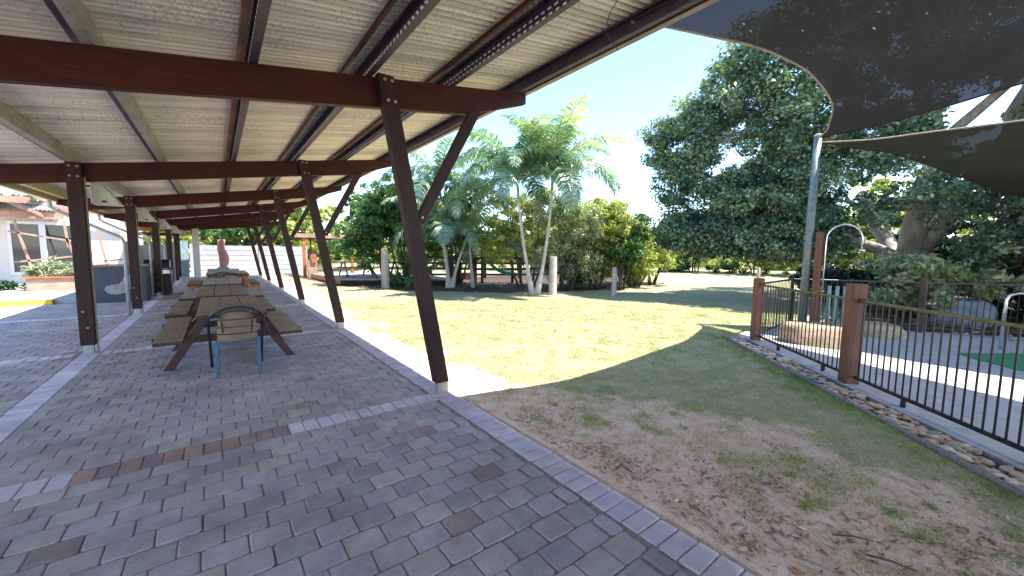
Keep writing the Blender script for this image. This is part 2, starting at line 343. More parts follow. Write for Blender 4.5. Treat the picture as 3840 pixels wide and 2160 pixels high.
ML = np.array([(-50, 40), (3.0, 30), (4.4, 17.7), (5.7, 15.2), (7.6, 13.4), (9.0, 12.0), (11, 11.6), (12.8, 11.1), (16, 12.4), (21, 14.5), (34, 22), (60, 40)])
def mulchy(x, y):
    yb = np.interp(x, ML[:, 0], ML[:, 1]); w = (fbm(x * .8, y * .8, 21) - .5) * 1.2
    a = sstep(-.1, .25, y - yb + w * .5) * (x > 2.6) * sstep(9.5, 8.5, y - yb)
    b = sstep(0, .5, 2.9 + .25 * (x - 12) - y + w * .6) * sstep(11.6, 11.9, x + .45 * y)
    return np.clip(np.maximum(a, b), 0, 1)
def ground_z(x, y):
    r = np.hypot(x, y)
    z = (fbm(x * 1.2, y * 1.2, 31) - .5) * .03 + (fbm(x * 7, y * 7, 33) - .5) * .012
    z = z * sstep(2.05, 2.4, x) - .004
    z = z + .30 * sstep(16, 34, r) * sstep(6, 12, x)
    z = np.where(x < 2.06, -.07, z); z = np.where(x < -14, -.01, z)
    return z
X, Y = np.meshgrid(GX, GY, indexing='xy'); nx, ny = len(GX), len(GY)
padmask = (X - Y > 4.3) & (X < 13) & (Y > -7) & (Y < 3.3)
Z = ground_z(X, Y); Z = np.where(padmask, np.minimum(Z, -.05), Z)
V = np.c_[X.ravel(), Y.ravel(), Z.ravel()]
idx = np.arange(nx * ny).reshape(ny, nx); Fq = np.c_[idx[:-1, :-1].ravel(), idx[:-1, 1:].ravel(), idx[1:, 1:].ravel(), idx[1:, :-1].ravel()]
me = np_mesh('ground', V, Fq, m_ground, {'grassy': grassy(X, Y).ravel(), 'mulchy': mulchy(X, Y).ravel()}, True)
link('ground', me, kind='structure')
# distant hill
MBh = MB(); vs = []; nn = 40
hx = np.linspace(-.5, 1.0, nn)
for i, t in enumerate(hx):
    for j, (rr, hh) in enumerate(((260, 0), (310, .55), (350, .9), (380, 1.0), (430, .6), (520, 0))):
        az = R(25 + 65 * t); prof = 16 + 33 * math.exp(-((t - .62) / .10) ** 2) + 3 * math.sin(t * 31) + 2 * math.sin(t * 67 + j)
        vs.append((rr * math.sin(az), rr * math.cos(az), -2 + prof * hh))
MBh.add(vs, [(i * 6 + j, i * 6 + j + 1, (i + 1) * 6 + j + 1, (i + 1) * 6 + j) for i in range(nn - 1) for j in range(5)])
struct('hill', MBh, m_hill, True)

# grass blades
def blades(n, area, hgt, name, seed, keep=None):
    r = np.random.default_rng(seed); x = r.uniform(area[0], area[1], n); y = r.uniform(area[2], area[3], n)
    # thin out with distance
    d = np.hypot(x, y); p = grassy(x, y) * (1 - mulchy(x, y)); p = np.where(p < .35, p * .5, p) * (.35 + 1.1 * sstep(.35, .7, fbm(x * 9, y * 9, 71))) * np.clip(4.5 / d, .12, 1) * sstep(15.5, 11, d)
    k = (r.random(n) < p) & ((x - y < 4.2) | ((y > 3.5) & (x - y < 12))) & (x > 2.12); x, y = x[k], y[k]; n = len(x); d = d[k]
    z = ground_z(x, y) - .003; a = r.uniform(0, 2 * np.pi, n); w = r.uniform(.0018, .0035, n) * np.clip(d / 3.2, 1, 3.5)
    edge = sstep(3.5, 4.1, x - y) * sstep(3.8, 3.0, y); h = hgt * r.uniform(.35, 1.1, n) * (1 + .7 * edge) * np.clip(.55 + .8 * fbm(x * 3, y * 3, 44), .5, 1.4)
    la = r.uniform(0, 2 * np.pi, n); ln = r.uniform(.2, 1.3, n) * h
    P = np.empty((n, 3, 3)); P[:, 0] = np.c_[x - np.cos(a) * w, y - np.sin(a) * w, z]; P[:, 1] = np.c_[x + np.cos(a) * w, y + np.sin(a) * w, z]
    P[:, 2] = np.c_[x + np.cos(la) * ln, y + np.sin(la) * ln, z + h]
    tone = np.clip(r.normal(.60, .2, n) - .42 * edge - .35 * (fbm(x * 1.1, y * 1.1, 50) - .5) + .9 * (fbm(x * 4.5, y * 4.5, 52) - .5), 0, 1); tone = np.repeat(tone, 3)
    me = np_mesh(name, P.reshape(-1, 3), np.arange(3 * n).reshape(-1, 3), m_blade, {'tone': tone})
    link(name, me, kind='stuff', label='short dry mown lawn grass', category='grass')
m_blade = leaf_mat('grass_blade', (.18, .29, .07), (.45, .43, .26), .35, .65, .2, (.62, .54, .40))
blades(1200000, (2.1, 14, -1.2, 12.5), .020, 'grass', 1)
def tufts():
    r = np.random.default_rng(8); C = []
    while len(C) < 420:
        y = r.uniform(-.9, 3.6); x = bare_edge(y) + r.normal(-.1, .45)
        if x > 2.2 and x - y < 4.1: C.append((x, y))
    C += [(2.35 + r.random() * .3, r.uniform(3.6, 9)) for _ in range(60)]
    C = np.array(C); k = r.choice(len(C), 26000, p=(lambda w: w / w.sum())(r.uniform(.1, 1, len(C)) ** 2)); sc = r.uniform(.02, .11, len(C))[k]
    x = C[k, 0] + r.normal(0, 1, len(k)) * sc; y = C[k, 1] + r.normal(0, 1, len(k)) * sc; n = len(k); z = ground_z(x, y) - .003; a = r.uniform(0, 6.28, n); w = r.uniform(.0018, .004, n); h = r.uniform(.008, .035, n); la = r.uniform(0, 6.28, n); ln = r.uniform(.4, 1.6, n) * h
    P = np.empty((n, 3, 3)); P[:, 0] = np.c_[x - np.cos(a) * w, y - np.sin(a) * w, z]; P[:, 1] = np.c_[x + np.cos(a) * w, y + np.sin(a) * w, z]; P[:, 2] = np.c_[x + np.cos(la) * ln, y + np.sin(la) * ln, z + h]
    tone = np.clip(r.normal(.5, .25, n) + r.uniform(-.25, .3, len(C))[k], 0, 1)
    link('grass_tufts', np_mesh('grass_tufts', P.reshape(-1, 3), np.arange(3 * n).reshape(-1, 3), m_blade, {'tone': np.repeat(tone, 3)}), kind='stuff', label='sparse green grass tufts in the bare dirt', category='grass')
tufts()

# ------------------------------------------------------------------ paving
def paver_mesh(name, lx, ly, mat, rc=.018, seed=0, top=.0, dep=.05, ch=.006):
    r = random.Random(seed); hx_, hy_ = lx / 2, ly / 2
    pts = []
    for sx, sy_ in ((1, 1), (-1, 1), (-1, -1), (1, -1)):
        c = rc * r.uniform(.5, 1.4); a = (sx * hx_, sy_ * (hy_ - c)); b = (sx * (hx_ - c), sy_ * hy_)
        pts += [a, b] if sx * sy_ > 0 else [b, a]
    j = lambda: r.uniform(-.0022, .0022); pts = [(p[0] + j(), p[1] + j()) for p in pts]
    mb = MB(); t = [r.uniform(-.0015, .0015) for _ in range(4)]
    def zt(p): return top + t[0] + t[1] * p[0] * 8 + t[2] * p[1] * 8
    ins = [(p[0] * (1 - ch / hx_), p[1] * (1 - ch / hy_)) for p in pts]
    mb.add([(p[0], p[1], zt(p)) for p in ins] + [(p[0], p[1], zt(p) - ch * .7) for p in pts] + [(p[0], p[1], -dep) for p in pts],
           [tuple(range(8))] + [(i, i + 8, (i + 1) % 8 + 8, (i + 1) % 8) for i in range(8)] + [(i + 8, i + 16, (i + 1) % 8 + 16, (i + 1) % 8 + 8) for i in range(8)])
    return mesh_of(name, mb, mat)
pave = MB().box(-9, 2.03, -6, 15.9, -.09, -.011).box(-2.4, 2.03, 15.9, 29, -.09, -.011)
pavement = struct('pavement', pave, m_sand)
def lay(name, cells, mat, lx, ly, limit, rc=.018, gap=.006, seed=0):
    """cells: (x, y, rot, sx) - the largest in view are pieces of their own, the rest one joined part"""
    var = [paver_mesh(name, lx - gap, ly - gap, mat, rc, seed + i) for i in range(9)]
    half = [paver_mesh(name, lx / 2 - gap, ly - gap, mat, rc, seed + 20 + i) for i in range(3)]
    order = sorted(cells, key=lambda c: -seen_size(c[0], c[1])); r = random.Random(seed); V_ = []; F_ = []; n0 = 0
    cache = {}
    for i, (x, y, rot, hf) in enumerate(order):
        me_ = (half if hf else var)[r.randrange(3 if hf else 9)]; dz = r.uniform(-.0045, .001); rz = rot + r.uniform(-.014, .014) + (math.pi if r.random() < .5 else 0)
        if i < limit and seen_size(x, y) > 0:
            o = link(name, me_, pavement); o.location = (x, y, dz); o.rotation_euler = (r.uniform(-.006, .006), r.uniform(-.006, .006), rz)
        else:
            if me_.name not in cache:
                co = np.empty(len(me_.vertices) * 3); me_.vertices.foreach_get('co', co); cache[me_.name] = (co.reshape(-1, 3), [tuple(p.vertices) for p in me_.polygons])
            co, fs = cache[me_.name]; c_, s_ = math.cos(rz), math.sin(rz)
            V_.append(np.c_[co[:, 0] * c_ - co[:, 1] * s_ + x, co[:, 0] * s_ + co[:, 1] * c_ + y, co[:, 2] + dz])
            F_ += [tuple(k + n0 for k in f) for f in fs]; n0 += len(co)
    if V_:
        me_ = bpy.data.meshes.new(name + '_field'); me_.from_pydata(np.concatenate(V_).tolist(), [], F_); me_.materials.append(mat); me_.update()
        link(name + '_field', me_, pavement, kind='stuff')
BANDS = [3.775, 8.20, 12.62, 17.05, 21.5]
def field(x0, x1, y0, y1, out, ph=0):
    n = max(1, round((y1 - y0) / .171)); py = (y1 - y0) / n
    for j in range(n):
        y = y0 + (j + .5) * py; off = (j % 2) * .1 + ph; x = x0 - .2 + off % .2
        while x < x1:
            a, b = max(x, x0), min(x + .2, x1)
            if b - a > .17: out.append(((a + b) / 2, y, 0, 0))
            elif b - a > .07: out.append(((a + b) / 2, y, 0, 1))
            x += .2
cells = []; prev = -.6
for bnd in BANDS + [25.9]:
    field(-1.43, 1.81, prev, bnd - .115, cells)
    if bnd < 16: field(-6.5, -1.65, prev, min(bnd - .115, 15.85), cells, .05)
    prev = bnd + .115
field(-6.5, -1.65, BANDS[2] + .115, 15.85, cells, .05)
lay('paver', cells, m_paver, .2, .171, 290, .013, .0065, 1)
lay('border_brick', [(1.925, y, math.pi / 2, 0) for y in np.arange(-.6, 26.5, .1165)], m_border, .115, .225, 120, .006, .005, 60)
lay('strip_brick', [(-1.54, y, math.pi / 2, 0) for y in np.arange(1.5, 26.5, .1165)], m_white, .115, .218, 90, .006, .006, 90)
red = []; pale = []
for bi, bnd in enumerate(BANDS):
    for x in np.arange(-1.37, 1.80, .1165):
        (red if (bi == 0 and -.88 < x < .45 and random.random() < .93) else pale).append((x, bnd, 0, 0))
    if bnd < 16:
        for x in np.arange(-6.3, -1.66, .1165): pale.append((x, bnd, 0, 0))
lay('red_band_brick', red, m_red, .115, .225, 20, .006, .005, 120)
lay('band_brick', pale, m_white, .115, .225, 110, .006, .005, 150)
mm = MB(); ys = np.arange(-.6, 27, .12); vs = []
for i, y in enumerate(ys):
    o = .075 + .03 * (vnoise(y * 2.3, 1.5) - .3) + .02 * vnoise(y * 8, 3.5)
    vs += [(2.041, y, -.012), (2.05, y, -.006), (2.04 + o * .6, y, -.014), (2.06 + o, y, -.05)]
mm.add(vs, [(i * 4 + j, i * 4 + j + 1, (i + 1) * 4 + j + 1, (i + 1) * 4 + j) for i in range(len(ys) - 1) for j in range(3)])
struct('mortar_haunch', mm, m_mortar, True)
# far left ground: kerb and sunlit concrete
struct('concrete_path', MB().box(-14, -2.4, 16.1, 29, -.05, .10).box(-14, -6.5, -2, 15.9, -.06, -.004).box(-2.4, 4.4, 27, 29, -.05, -.006), m_conc)
kerb = single('kerb', MB().box(-6.5, -3.62, 15.9, 16.1, -.06, .125), m_yellow, 'yellow painted concrete kerb across the left end of the paving', 'kerb', loc=(-5, 16, 0)); bevel(kerb, .015, 2)

# ------------------------------------------------------------------ covered walkway
zb = lambda x: 3.0 + .16 * x
cw = thing('covered_walkway', 'open timber framed covered walkway with leaning posts and corrugated roof', 'shelter', (0, 4, 0))
FR = [3.85 + 4.43 * k for k in range(-1, 6)]
Y0, Y1 = -4.5, 27.4
# roof sheet
def corrugated(name, x0, x1, y0, y1, zf, pitch, amp, mat, parent, nxs=7, sub=8, along='y', **kw):
    n = int((y1 - y0) / pitch * sub); yy = np.linspace(y0, y1, n + 1); xx = np.linspace(x0, x1, nxs)
    XX, YY = np.meshgrid(xx, yy, indexing='xy'); ph = np.cos(2 * np.pi * YY / pitch)
    ZZ = zf(XX, YY) + amp * ph
    V_ = np.c_[XX.ravel(), YY.ravel(), ZZ.ravel()] if along == 'y' else np.c_[YY.ravel(), XX.ravel(), ZZ.ravel()]
    id_ = np.arange(V_.shape[0]).reshape(len(yy), len(xx)); F_ = np.c_[id_[:-1, :-1].ravel(), id_[:-1, 1:].ravel(), id_[1:, 1:].ravel(), id_[1:, :-1].ravel()]
    if parent: V_ = V_ - np.array(wloc(parent))
    return link(name, np_mesh(name, V_, F_, mat, None, True), parent, **kw)
corrugated('roof_sheet', -2.78, 3.26, Y0, Y1, lambda x, y: zb(x) + .176, .0762, .017, m_roof, cw, 9)
# purlins: C sections open to the left
def purlin(x, w=.065, d=.15, t=.006, lip=.018, mat=m_purlin, light_dashes=True):
    zz = zb(x); pr = [(0, 0), (w, 0), (w, d), (0, d), (0, d - lip), (t, d - lip), (t, d - t), (w - t, d - t), (w - t, t), (t, t), (t, lip), (0, lip)]
    pr = [(x + a, zz + .002 + b + a * .16) for a, b in pr]; o = part('purlin', MB().prism(pr, 'y', Y0 + .05, Y1 - .05), mat, cw)
    if light_dashes:  # painted light: rows of pale rectangles, one per corrugation
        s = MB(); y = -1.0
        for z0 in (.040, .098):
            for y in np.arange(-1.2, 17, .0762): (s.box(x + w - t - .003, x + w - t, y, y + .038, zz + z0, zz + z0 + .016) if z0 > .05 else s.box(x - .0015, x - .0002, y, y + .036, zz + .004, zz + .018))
        part('light_dash_row', s, m_light_dash, o, kind='stuff')
    return o
m_darksteel = plain('dark_purlin', (.07, .06, .075), .5, .3, .25, 5, .05)
for i, x in enumerate((-1.62, -.66, .27, 1.19, 2.08)): purlin(x, light_dashes=i >= 2, mat=m_darksteel if i >= 2 else m_purlin)
purlin(2.98, .07, .155, mat=m_darksteel, light_dashes=False); purlin(-2.6, .07, .15, mat=m_fascia, light_dashes=False)
m_rust = plain('rusty_batten', (.20, .10, .045), .7, 0, .4, 4, .2)
part('batten_or_shade_strip', MB().box(.20, .245, Y0 + .1, Y1 - .1, zb(.2) + .10, zb(.2) + .15), m_rust, cw)
for x in (-.66, -1.62): part('batten_or_shade_strip', MB().box(x - .055, x - .004, Y0 + .1, Y1 - .1, zb(x) + .03, zb(x) + .14), m_darksteel, cw)  # dark strips added as painted shadow on the left of these purlins
[part('batten_or_shade_strip', MB().box(x, x + .025, Y0 + .1, Y1 - .1, zb(x) + .11, zb(x) + .15), m_beamwood, cw) for x in (1.05, 1.955)]
part('eave_trim', MB().box(3.20, 3.215, Y0, Y1, zb(3.2) + .02, zb(3.2) + .165).box(3.14, 3.20, Y0, Y1, zb(3.2) + .008, zb(3.2) + .018), m_hem, cw)
part('eave_fascia', MB().box(-2.72, -2.69, Y0, Y1, zb(-2.7) - .05, zb(-2.7) + .15), m_fascia, cw)
g = part('gutter', MB().prism([(-2.73, 2.55), (-2.86, 2.55), (-2.86, 2.70), (-2.855, 2.70), (-2.855, 2.555), (-2.735, 2.555), (-2.735, 2.70), (-2.73, 2.70)], 'y', Y0, Y1), m_gutter, cw)
xb_ = [-2.75, -2.3, 2.35, 3.12]
for k, fy in enumerate(FR):
    pr = [(-2.72, zb(-2.72) - .10), (-2.25, zb(-2.25) - .26), (2.30, zb(2.3) - .285), (3.12, zb(3.12) - .125), (3.12, zb(3.12)), (-2.72, zb(-2.72))]
    b = part('beam', MB().prism(pr, 'y', fy + .05, fy + .13), m_beamwood, cw); bevel(b, .005)
    # raking right hand post and its brace
    a, c = Vector((1.925, fy, .12)), Vector((1.345, fy, zb(1.34) - .005))
    d = (c - a).normalized(); sd = Vector((d.z, 0, -d.x))
    def lean(a, c, w, y0, y1, flat_bottom=True):
        sdx = w / 2 / abs(d.z)
        return MB().prism([(a.x - sdx, a.z), (a.x + sdx, a.z), (c.x + sdx, c.z), (c.x - sdx, c.z)], 'y', y0, y1)
    p = part('post', lean(a, c, .155, fy - .055, fy + .05), m_postwood, cw); bevel(p, .006)
    part('post_foot', MB().box(1.875, 1.995, fy - .045, fy + .045, -.02, .125), m_galv, p)
    bt = lambda x, z, y=fy - .058: MB().lathe([(.017, 0), (.017, .004), (.010, .008)], (0, 0, 0), 8)
    def bolts(parent, pts, y):
        for (x, z) in pts:
            mb = MB(); n = 8
            vs = [(x + .017 * math.cos(t), y, z + .017 * math.sin(t)) for t in [2 * math.pi * i / n for i in range(n)]] + [(x + .011 * math.cos(t), y - .009, z + .011 * math.sin(t)) for t in [2 * math.pi * i / n for i in range(n)]]
            mb.add(vs, [tuple(range(n, 2 * n))] + [(i, (i + 1) % n, n + (i + 1) % n, n + i) for i in range(n)]); part('bolt', mb, m_bolt, parent)
    if 0 < k < 5: bolts(p, [(1.335, zb(1.34) - .05), (1.405, zb(1.34) - .05), (1.365, zb(1.34) - .235), (1.435, zb(1.34) - .235), (1.70, 1.90)], fy - .056)
    # brace
    z1 = zb(2.3) - .28
    br = MB().prism([(1.64, 1.86), (1.73, 1.83), (2.42, z1 + .02), (2.28, z1 - .004)], 'y', fy - .03, fy + .045)
    o = part('brace', br, m_postwood, cw); bevel(o, .004)
    # left hand post
    p = part('post', MB().box(-1.645, -1.485, fy - .055, fy + .05, .12, zb(-1.56) + .0), m_postwood, cw); bevel(p, .006)
    part('post_foot', MB().box(-1.62, -1.51, fy - .04, fy + .04, -.02, .125), m_galv, p)
    if 0 < k < 5: bolts(p, [(-1.605, zb(-1.6) - .05), (-1.525, zb(-1.6) - .05), (-1.605, zb(-1.6) - .19), (-1.525, zb(-1.6) - .19), (-1.55, .38), (-1.59, .62)], fy - .056)
    if k >= 1: part('conduit', MB().tube([(-1.47, fy, .0), (-1.47, fy, 2.55)], .014, 6), m_hem, cw)
    if k >= 3:
        part('downpipe', MB().tube([(-1.70, fy - .03, 0), (-1.70, fy - .03, 1.68), (-1.74, fy - .03, 1.78), (-2.70, fy - .03, 2.32), (-2.80, fy - .03, 2.40), (-2.80, fy - .03, 2.56)], .036, 10), m_pipe, cw, True)
    if k >= 2:
        lp = MB(); x0 = -1.455; y = fy + .16
        lp.add([(x0, y, 2.52), (x0 + .11, y, 2.52), (x0 + .32, y, 2.20), (x0, y, 2.20), (x0, y + .34, 2.52), (x0 + .11, y + .34, 2.52), (x0 + .32, y + .34, 2.20), (x0, y + .34, 2.20)],
               [(0, 1, 2, 3)[::-1], (4, 5, 6, 7), (0, 4, 5, 1)[::-1], (1, 5, 6, 2)[::-1], (2, 6, 7, 3)[::-1], (3, 7, 4, 0)[::-1]])
        nm = ['', '', 'nearest', 'second', 'third', 'fourth', 'farthest'][k]
        lt = thing('wall_lamp', f'pale wedge shaped lamp on the left posts, {nm} along the walkway', 'lamp', (-1.47, y, 2.3), 'wedge lamps on the left posts')
        bevel(part('shade', lp, m_lamp, lt), .01); part('knob', MB().box(x0 + .12, x0 + .17, y - .03, y, 2.225, 2.25), m_black, lt); [part('bracket', MB().box(-1.50, x0, y + .02, y + .05, q, q + .03), m_black, lt) for q in (2.44, 2.24)]
end = part('end_beam', MB().prism([(-2.7, 2.35), (3.1, 3.0), (3.1, 3.25), (-2.7, 2.62)], 'y', 27.2, 27.28), m_beamwood, cw)
part('cable', MB().tube([(2.45, 1.9, 3.50), (2.6, 2.2, 3.47), (2.85, 2.45, 3.52), (3.1, 2.5, 3.46)], .004, 5), m_black, cw)

# ------------------------------------------------------------------ picnic tables
def picnic_table(name, label, x, y0, y1, m_tabletop=m_tabletop, hw=.37, group='timber picnic tables in a row under the walkway'):
    t = thing(name, label, 'picnic table', (x, (y0 + y1) / 2, 0), group); L = y1 - y0
    pw = 2 * hw / 3
    for i in range(3):
        a = x - hw + i * pw; bevel(part('plank', MB().box(a + .006, a + pw - .006, y0 + random.uniform(-.012, .012), y1 + random.uniform(-.01, .01), .705, .752), m_tabletop, t), .005)
    for s in (-1, 1):
        xa = x + s * .635; bevel(part('seat', MB().box(xa - .14, xa + .14, y0 + .05, y1 - .05, .41, .455), m_tabletop, t), .006)
    for ye in (y0 + .55, y1 - .45):
        for s in (-1, 1):
            bevel(part('leg', MB().prism([(x + s * .30, .705), (x + s * .19, .705), (x + s * .63, 0), (x + s * .74, 0)][::s], 'y', ye - .025, ye + .025), m_tableleg, t), .004)
        part('crossbar', MB().box(x - .83, x + .83, ye + .027, ye + .072, .315, .41), m_tableleg, t); part('cleat', MB().box(x - .33, x + .33, ye + .027, ye + .07, .62, .704), m_tableleg, t)
    return t
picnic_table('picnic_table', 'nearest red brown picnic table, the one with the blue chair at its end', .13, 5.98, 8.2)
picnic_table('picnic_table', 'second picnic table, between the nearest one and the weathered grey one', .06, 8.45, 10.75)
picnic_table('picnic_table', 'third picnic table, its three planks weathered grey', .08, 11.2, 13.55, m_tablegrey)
t = thing('dining_table', 'heavy pale topped table with orange timber frame behind the picnic tables', 'table', (.27, 16.7, 0))
bevel(part('table_top', MB().box(-.30, .84, 15.6, 17.9, .70, .76), m_tablegrey, t), .008)
part('apron', MB().box(-.24, .78, 15.68, 15.72, .60, .70).box(-.24, .78, 17.78, 17.82, .60, .70), m_orange, t)
for sx in (-.22, .76):
    for sy_ in (15.7, 17.8): part('leg', MB().box(sx - .05, sx + .05, sy_ - .05, sy_ + .05, 0, .70), m_orange, t)
for lab, x0, x1 in (('orange framed bench left of the heavy pale table', -.78, -.42), ('orange framed bench right of the heavy pale table', .84, 1.12)):
    t = thing('bench', lab, 'bench', ((x0 + x1) / 2, 16.6, 0), 'orange framed benches')
    bevel(part('seat', MB().box(x0, x1, 15.5, 17.8, .41, .455), m_tabletop, t), .006); part('frame', MB().box(x0 + .01, x1 - .01, 15.53, 15.58, .33, .41).box(x0 + .01, x1 - .01, 17.7, 17.75, .33, .41), m_orange, t)
    for sx in (x0 + .04, x1 - .04):
        for sy_ in (15.55, 17.72): part('leg', MB().box(sx - .03, sx + .03, sy_ - .03, sy_ + .03, 0, .33), m_orange, t)

# chair
ch = thing('armchair', 'navy tube armchair with timber slats and pale blue rear legs by the nearest table', 'chair', (.165, 6.0, 0), 'navy tube armchairs at the tables')
cx = .165
side = [(.275, 6.38, 0), (.285, 6.34, .30), (.29, 6.31, .50), (.292, 6.26, .60), (.290, 6.13, .655), (.282, 5.98, .70), (.262, 5.87, .745), (.22, 5.80, .79), (.16, 5.76, .825), (.08, 5.745, .848), (0, 5.74, .855)]
loop = [(cx - a, b, c) for a, b, c in side] + [(cx + a, b, c) for a, b, c in side[::-1][1:]]
part('arm_hoop', MB().tube(loop, .0165, 10), m_navy, ch, True)
for s in (-1, 1):
    part('strut', MB().tube([(cx + s * .165, 5.765, .815), (cx + s * .155, 5.80, .66), (cx + s * .135, 5.83, .45)], .008, 6), m_navy, ch, True)
    bevel(part('rear_leg', MB().bar((cx + s * .21, 5.80, .44), (cx + s * .215, 5.77, 0), .036, .036, (0, 1, 0)), m_blue, ch), .005)
part('seat_rail', MB().tube([(cx - .22, 5.80, .435), (cx - .1, 5.775, .425), (cx + .1, 5.775, .425), (cx + .22, 5.80, .435)], .012, 6), m_blue, ch, True)
part('inner_hoop', MB().tube([(cx - .17, 5.80, .70), (cx - .155, 5.79, .765), (cx - .09, 5.78, .80), (cx, 5.775, .81), (cx + .09, 5.78, .80), (cx + .155, 5.79, .765), (cx + .17, 5.80, .70)], .007, 6), m_navy, ch, True)
for i in range(5):
    part('seat_slat', MB().box(cx - .21, cx + .21, 5.81 + i * .09, 5.89 + i * .09, .437, .452), m_slat, ch)
for i, (z, w, h_) in enumerate(((.745, .155, .085), (.655, .195, .075), (.565, .205, .07), (.485, .20, .06))):
    mb = MB(); n = 8; vs = []
    for k in range(n + 1):
        u = -1 + 2 * k / n; y = 5.79 + .035 * (u * u) + .02 * (.745 - z); top = h_ / 2 * (1 - (.55 * u * u if i == 0 else 0)); x_ = cx + u * w
        vs += [(x_, y, z - h_ / 2), (x_, y, z + top), (x_, y + .014, z + top), (x_, y + .014, z - h_ / 2)]
    mb.add(vs, [(k * 4 + j, k * 4 + (j + 1) % 4, (k + 1) * 4 + (j + 1) % 4, (k + 1) * 4 + j) for k in range(n) for j in range(4)] + [(0, 1, 2, 3)[::-1], (n * 4, n * 4 + 1, n * 4 + 2, n * 4 + 3)])
    part('back_slat', mb, m_slat, ch)
copy_thing(ch, (.30, 14.35, 0), label='far navy armchair between the grey picnic table and the orange framed table')
copy_thing(ch, (.05, 15.0, 0), R(18), label='dark armchair just behind the far navy one, turned slightly')

# ------------------------------------------------------------------ left side: barbecue, planter, building
t = thing('barbecue_counter', 'dark slate counter with a pale cloud shaped stone inlay behind the left posts', 'counter', (-2.25, 16.1, 0))
bevel(part('counter_body', MB().box(-2.78, -1.70, 15.72, 16.55, 0, 1.02), m_slate, t), .01)
part('counter_top', MB().box(-2.82, -1.66, 15.68, 16.60, 1.021, 1.06), m_pink, t)
blob = []
for k in range(28):
    a = 2 * math.pi * k / 28; x_, z_ = math.cos(a), math.sin(a)
    blob.append(a)
outl = [(-2.58, .36), (-2.50, .25), (-2.34, .22), (-2.16, .26), (-2.04, .36), (-1.98, .44), (-1.86, .47), (-1.80, .56), (-1.82, .70), (-1.92, .78), (-2.06, .79), (-2.17, .72), (-2.20, .60), (-2.27, .52), (-2.42, .50), (-2.54, .46)]
il = MB().prism(outl, 'y', 15.70, 15.719); part('stone_inlay', il, m_mosaic, t)
jt = MB()
for a, b in (((-2.20, .62), (-1.82, .60)), ((-2.20, .26), (-2.22, .56)), ((-2.0, .40), (-2.02, .79)), ((-2.56, .38), (-2.0, .42))): jt.bar((a[0], 15.698, a[1]), (b[0], 15.698, b[1]), .004, .008, (0, 1, 0))
part('joints', jt, m_sand, t)
t = thing('barbecue', 'black hooded barbecue standing beside the slate counter', 'barbecue', (-1.5, 17.6, 0))
bevel(part('cabinet', MB().box(-1.95, -1.25, 17.3, 17.9, .05, .85), m_black, t), .01); bevel(part('hood', MB().prism([(17.3, .9), (17.32, 1.08), (17.45, 1.18), (17.75, 1.18), (17.88, 1.05), (17.9, .9)], 'x', -1.92, -1.28), m_black, t), .01)
part('control_panel', MB().box(-1.93, -1.27, 17.26, 17.299, .72, .84), m_steel, t)

t = thing('planter', 'long timber planter box holding a silvery bush in front of the white windows', 'planter', (-4.3, 19.9, 0))
bevel(part('box', MB().box(-5.0, -3.3, 19.6, 20.3, .1, .52), m_pink, t), .01); part('rim', MB().box(-5.06, -3.24, 19.54, 20.36, .521, .565), m_orange, t)

def leaf_cloud(blobs, n, size, seed, tone0=.42, clump=.35, shell=.55, aspect=.5, droop=0., cut=None, per=60):
    """leaf sized quads in clumps; blobs = (cx,cy,cz,rx,ry,rz,weight)"""
    r = np.random.default_rng(seed); B = np.array(blobs, float); w = B[:, 6] * np.cbrt(B[:, 3] * B[:, 4] * B[:, 5]) ** 2; w /= w.sum()
    nc = max(8, n // per); bi = r.choice(len(B), nc, p=w); d = r.normal(size=(nc, 3)); d /= np.linalg.norm(d, axis=1)[:, None]
    rad = shell + (1 - shell) * r.random(nc) ** .6; cc = B[bi, :3] + d * rad[:, None] * B[bi, 3:6]
    ct = r.normal(0, .2, nc); cs = r.uniform(.6, 1.35, nc)
    ci = r.integers(0, nc, n); off = r.normal(size=(n, 3)); off /= np.linalg.norm(off, axis=1)[:, None]
    off *= (r.random(n) ** .5)[:, None] * (clump * cs[ci])[:, None]; off[:, 2] *= .7
    P = cc[ci] + off
    nrm = off / (np.linalg.norm(off, axis=1)[:, None] + 1e-6) * .5 + r.normal(size=(n, 3)) * .55 + np.array([0, 0, .55]); nrm /= np.linalg.norm(nrm, axis=1)[:, None]
    t1 = np.cross(nrm, r.normal(size=(n, 3))); t1 /= np.linalg.norm(t1, axis=1)[:, None]; t1[:, 2] -= droop; t2 = np.cross(nrm, t1)
    s = size * r.uniform(.6, 1.35, n)[:, None] / 2
    Q = np.stack([P - t1 * s, P + t2 * s * aspect, P + t1 * s, P - t2 * s * aspect], 1)
    tone = np.clip(tone0 + ct[ci] + r.normal(0, .17, n), 0, 1)
    V_ = Q.reshape(-1, 3); tone = np.repeat(tone, 4)
    return V_, np.arange(4 * n).reshape(-1, 4), tone
def crown(parent, blobs, n, size, mat, seed, name='crown', **kw):
    V_, F_, tn = leaf_cloud(blobs, n, size, seed, **kw)
    return link(name, np_mesh(name, V_ - np.array(wloc(parent)), F_, mat, {'tone': tn}), parent)
def wobble(a, b, n, amp, seed):
    r = random.Random(seed); a = Vector(a); b = Vector(b); return [a.lerp(b, i / n) + (Vector((r.uniform(-1, 1), r.uniform(-1, 1), r.uniform(-.4, .4))) * amp if 0 < i < n else Vector()) for i in range(n + 1)]
def trunk_mb(segs, seed=0, n=8):
    mb = MB()
    for i, (a, b, ra, rb) in enumerate(segs):
        k = 6; pts = wobble(a, b, k, (Vector(a) - Vector(b)).length * .025, seed + i); mb.tube(pts, [ra + (rb - ra) * j / k for j in range(k + 1)], n)
    return mb
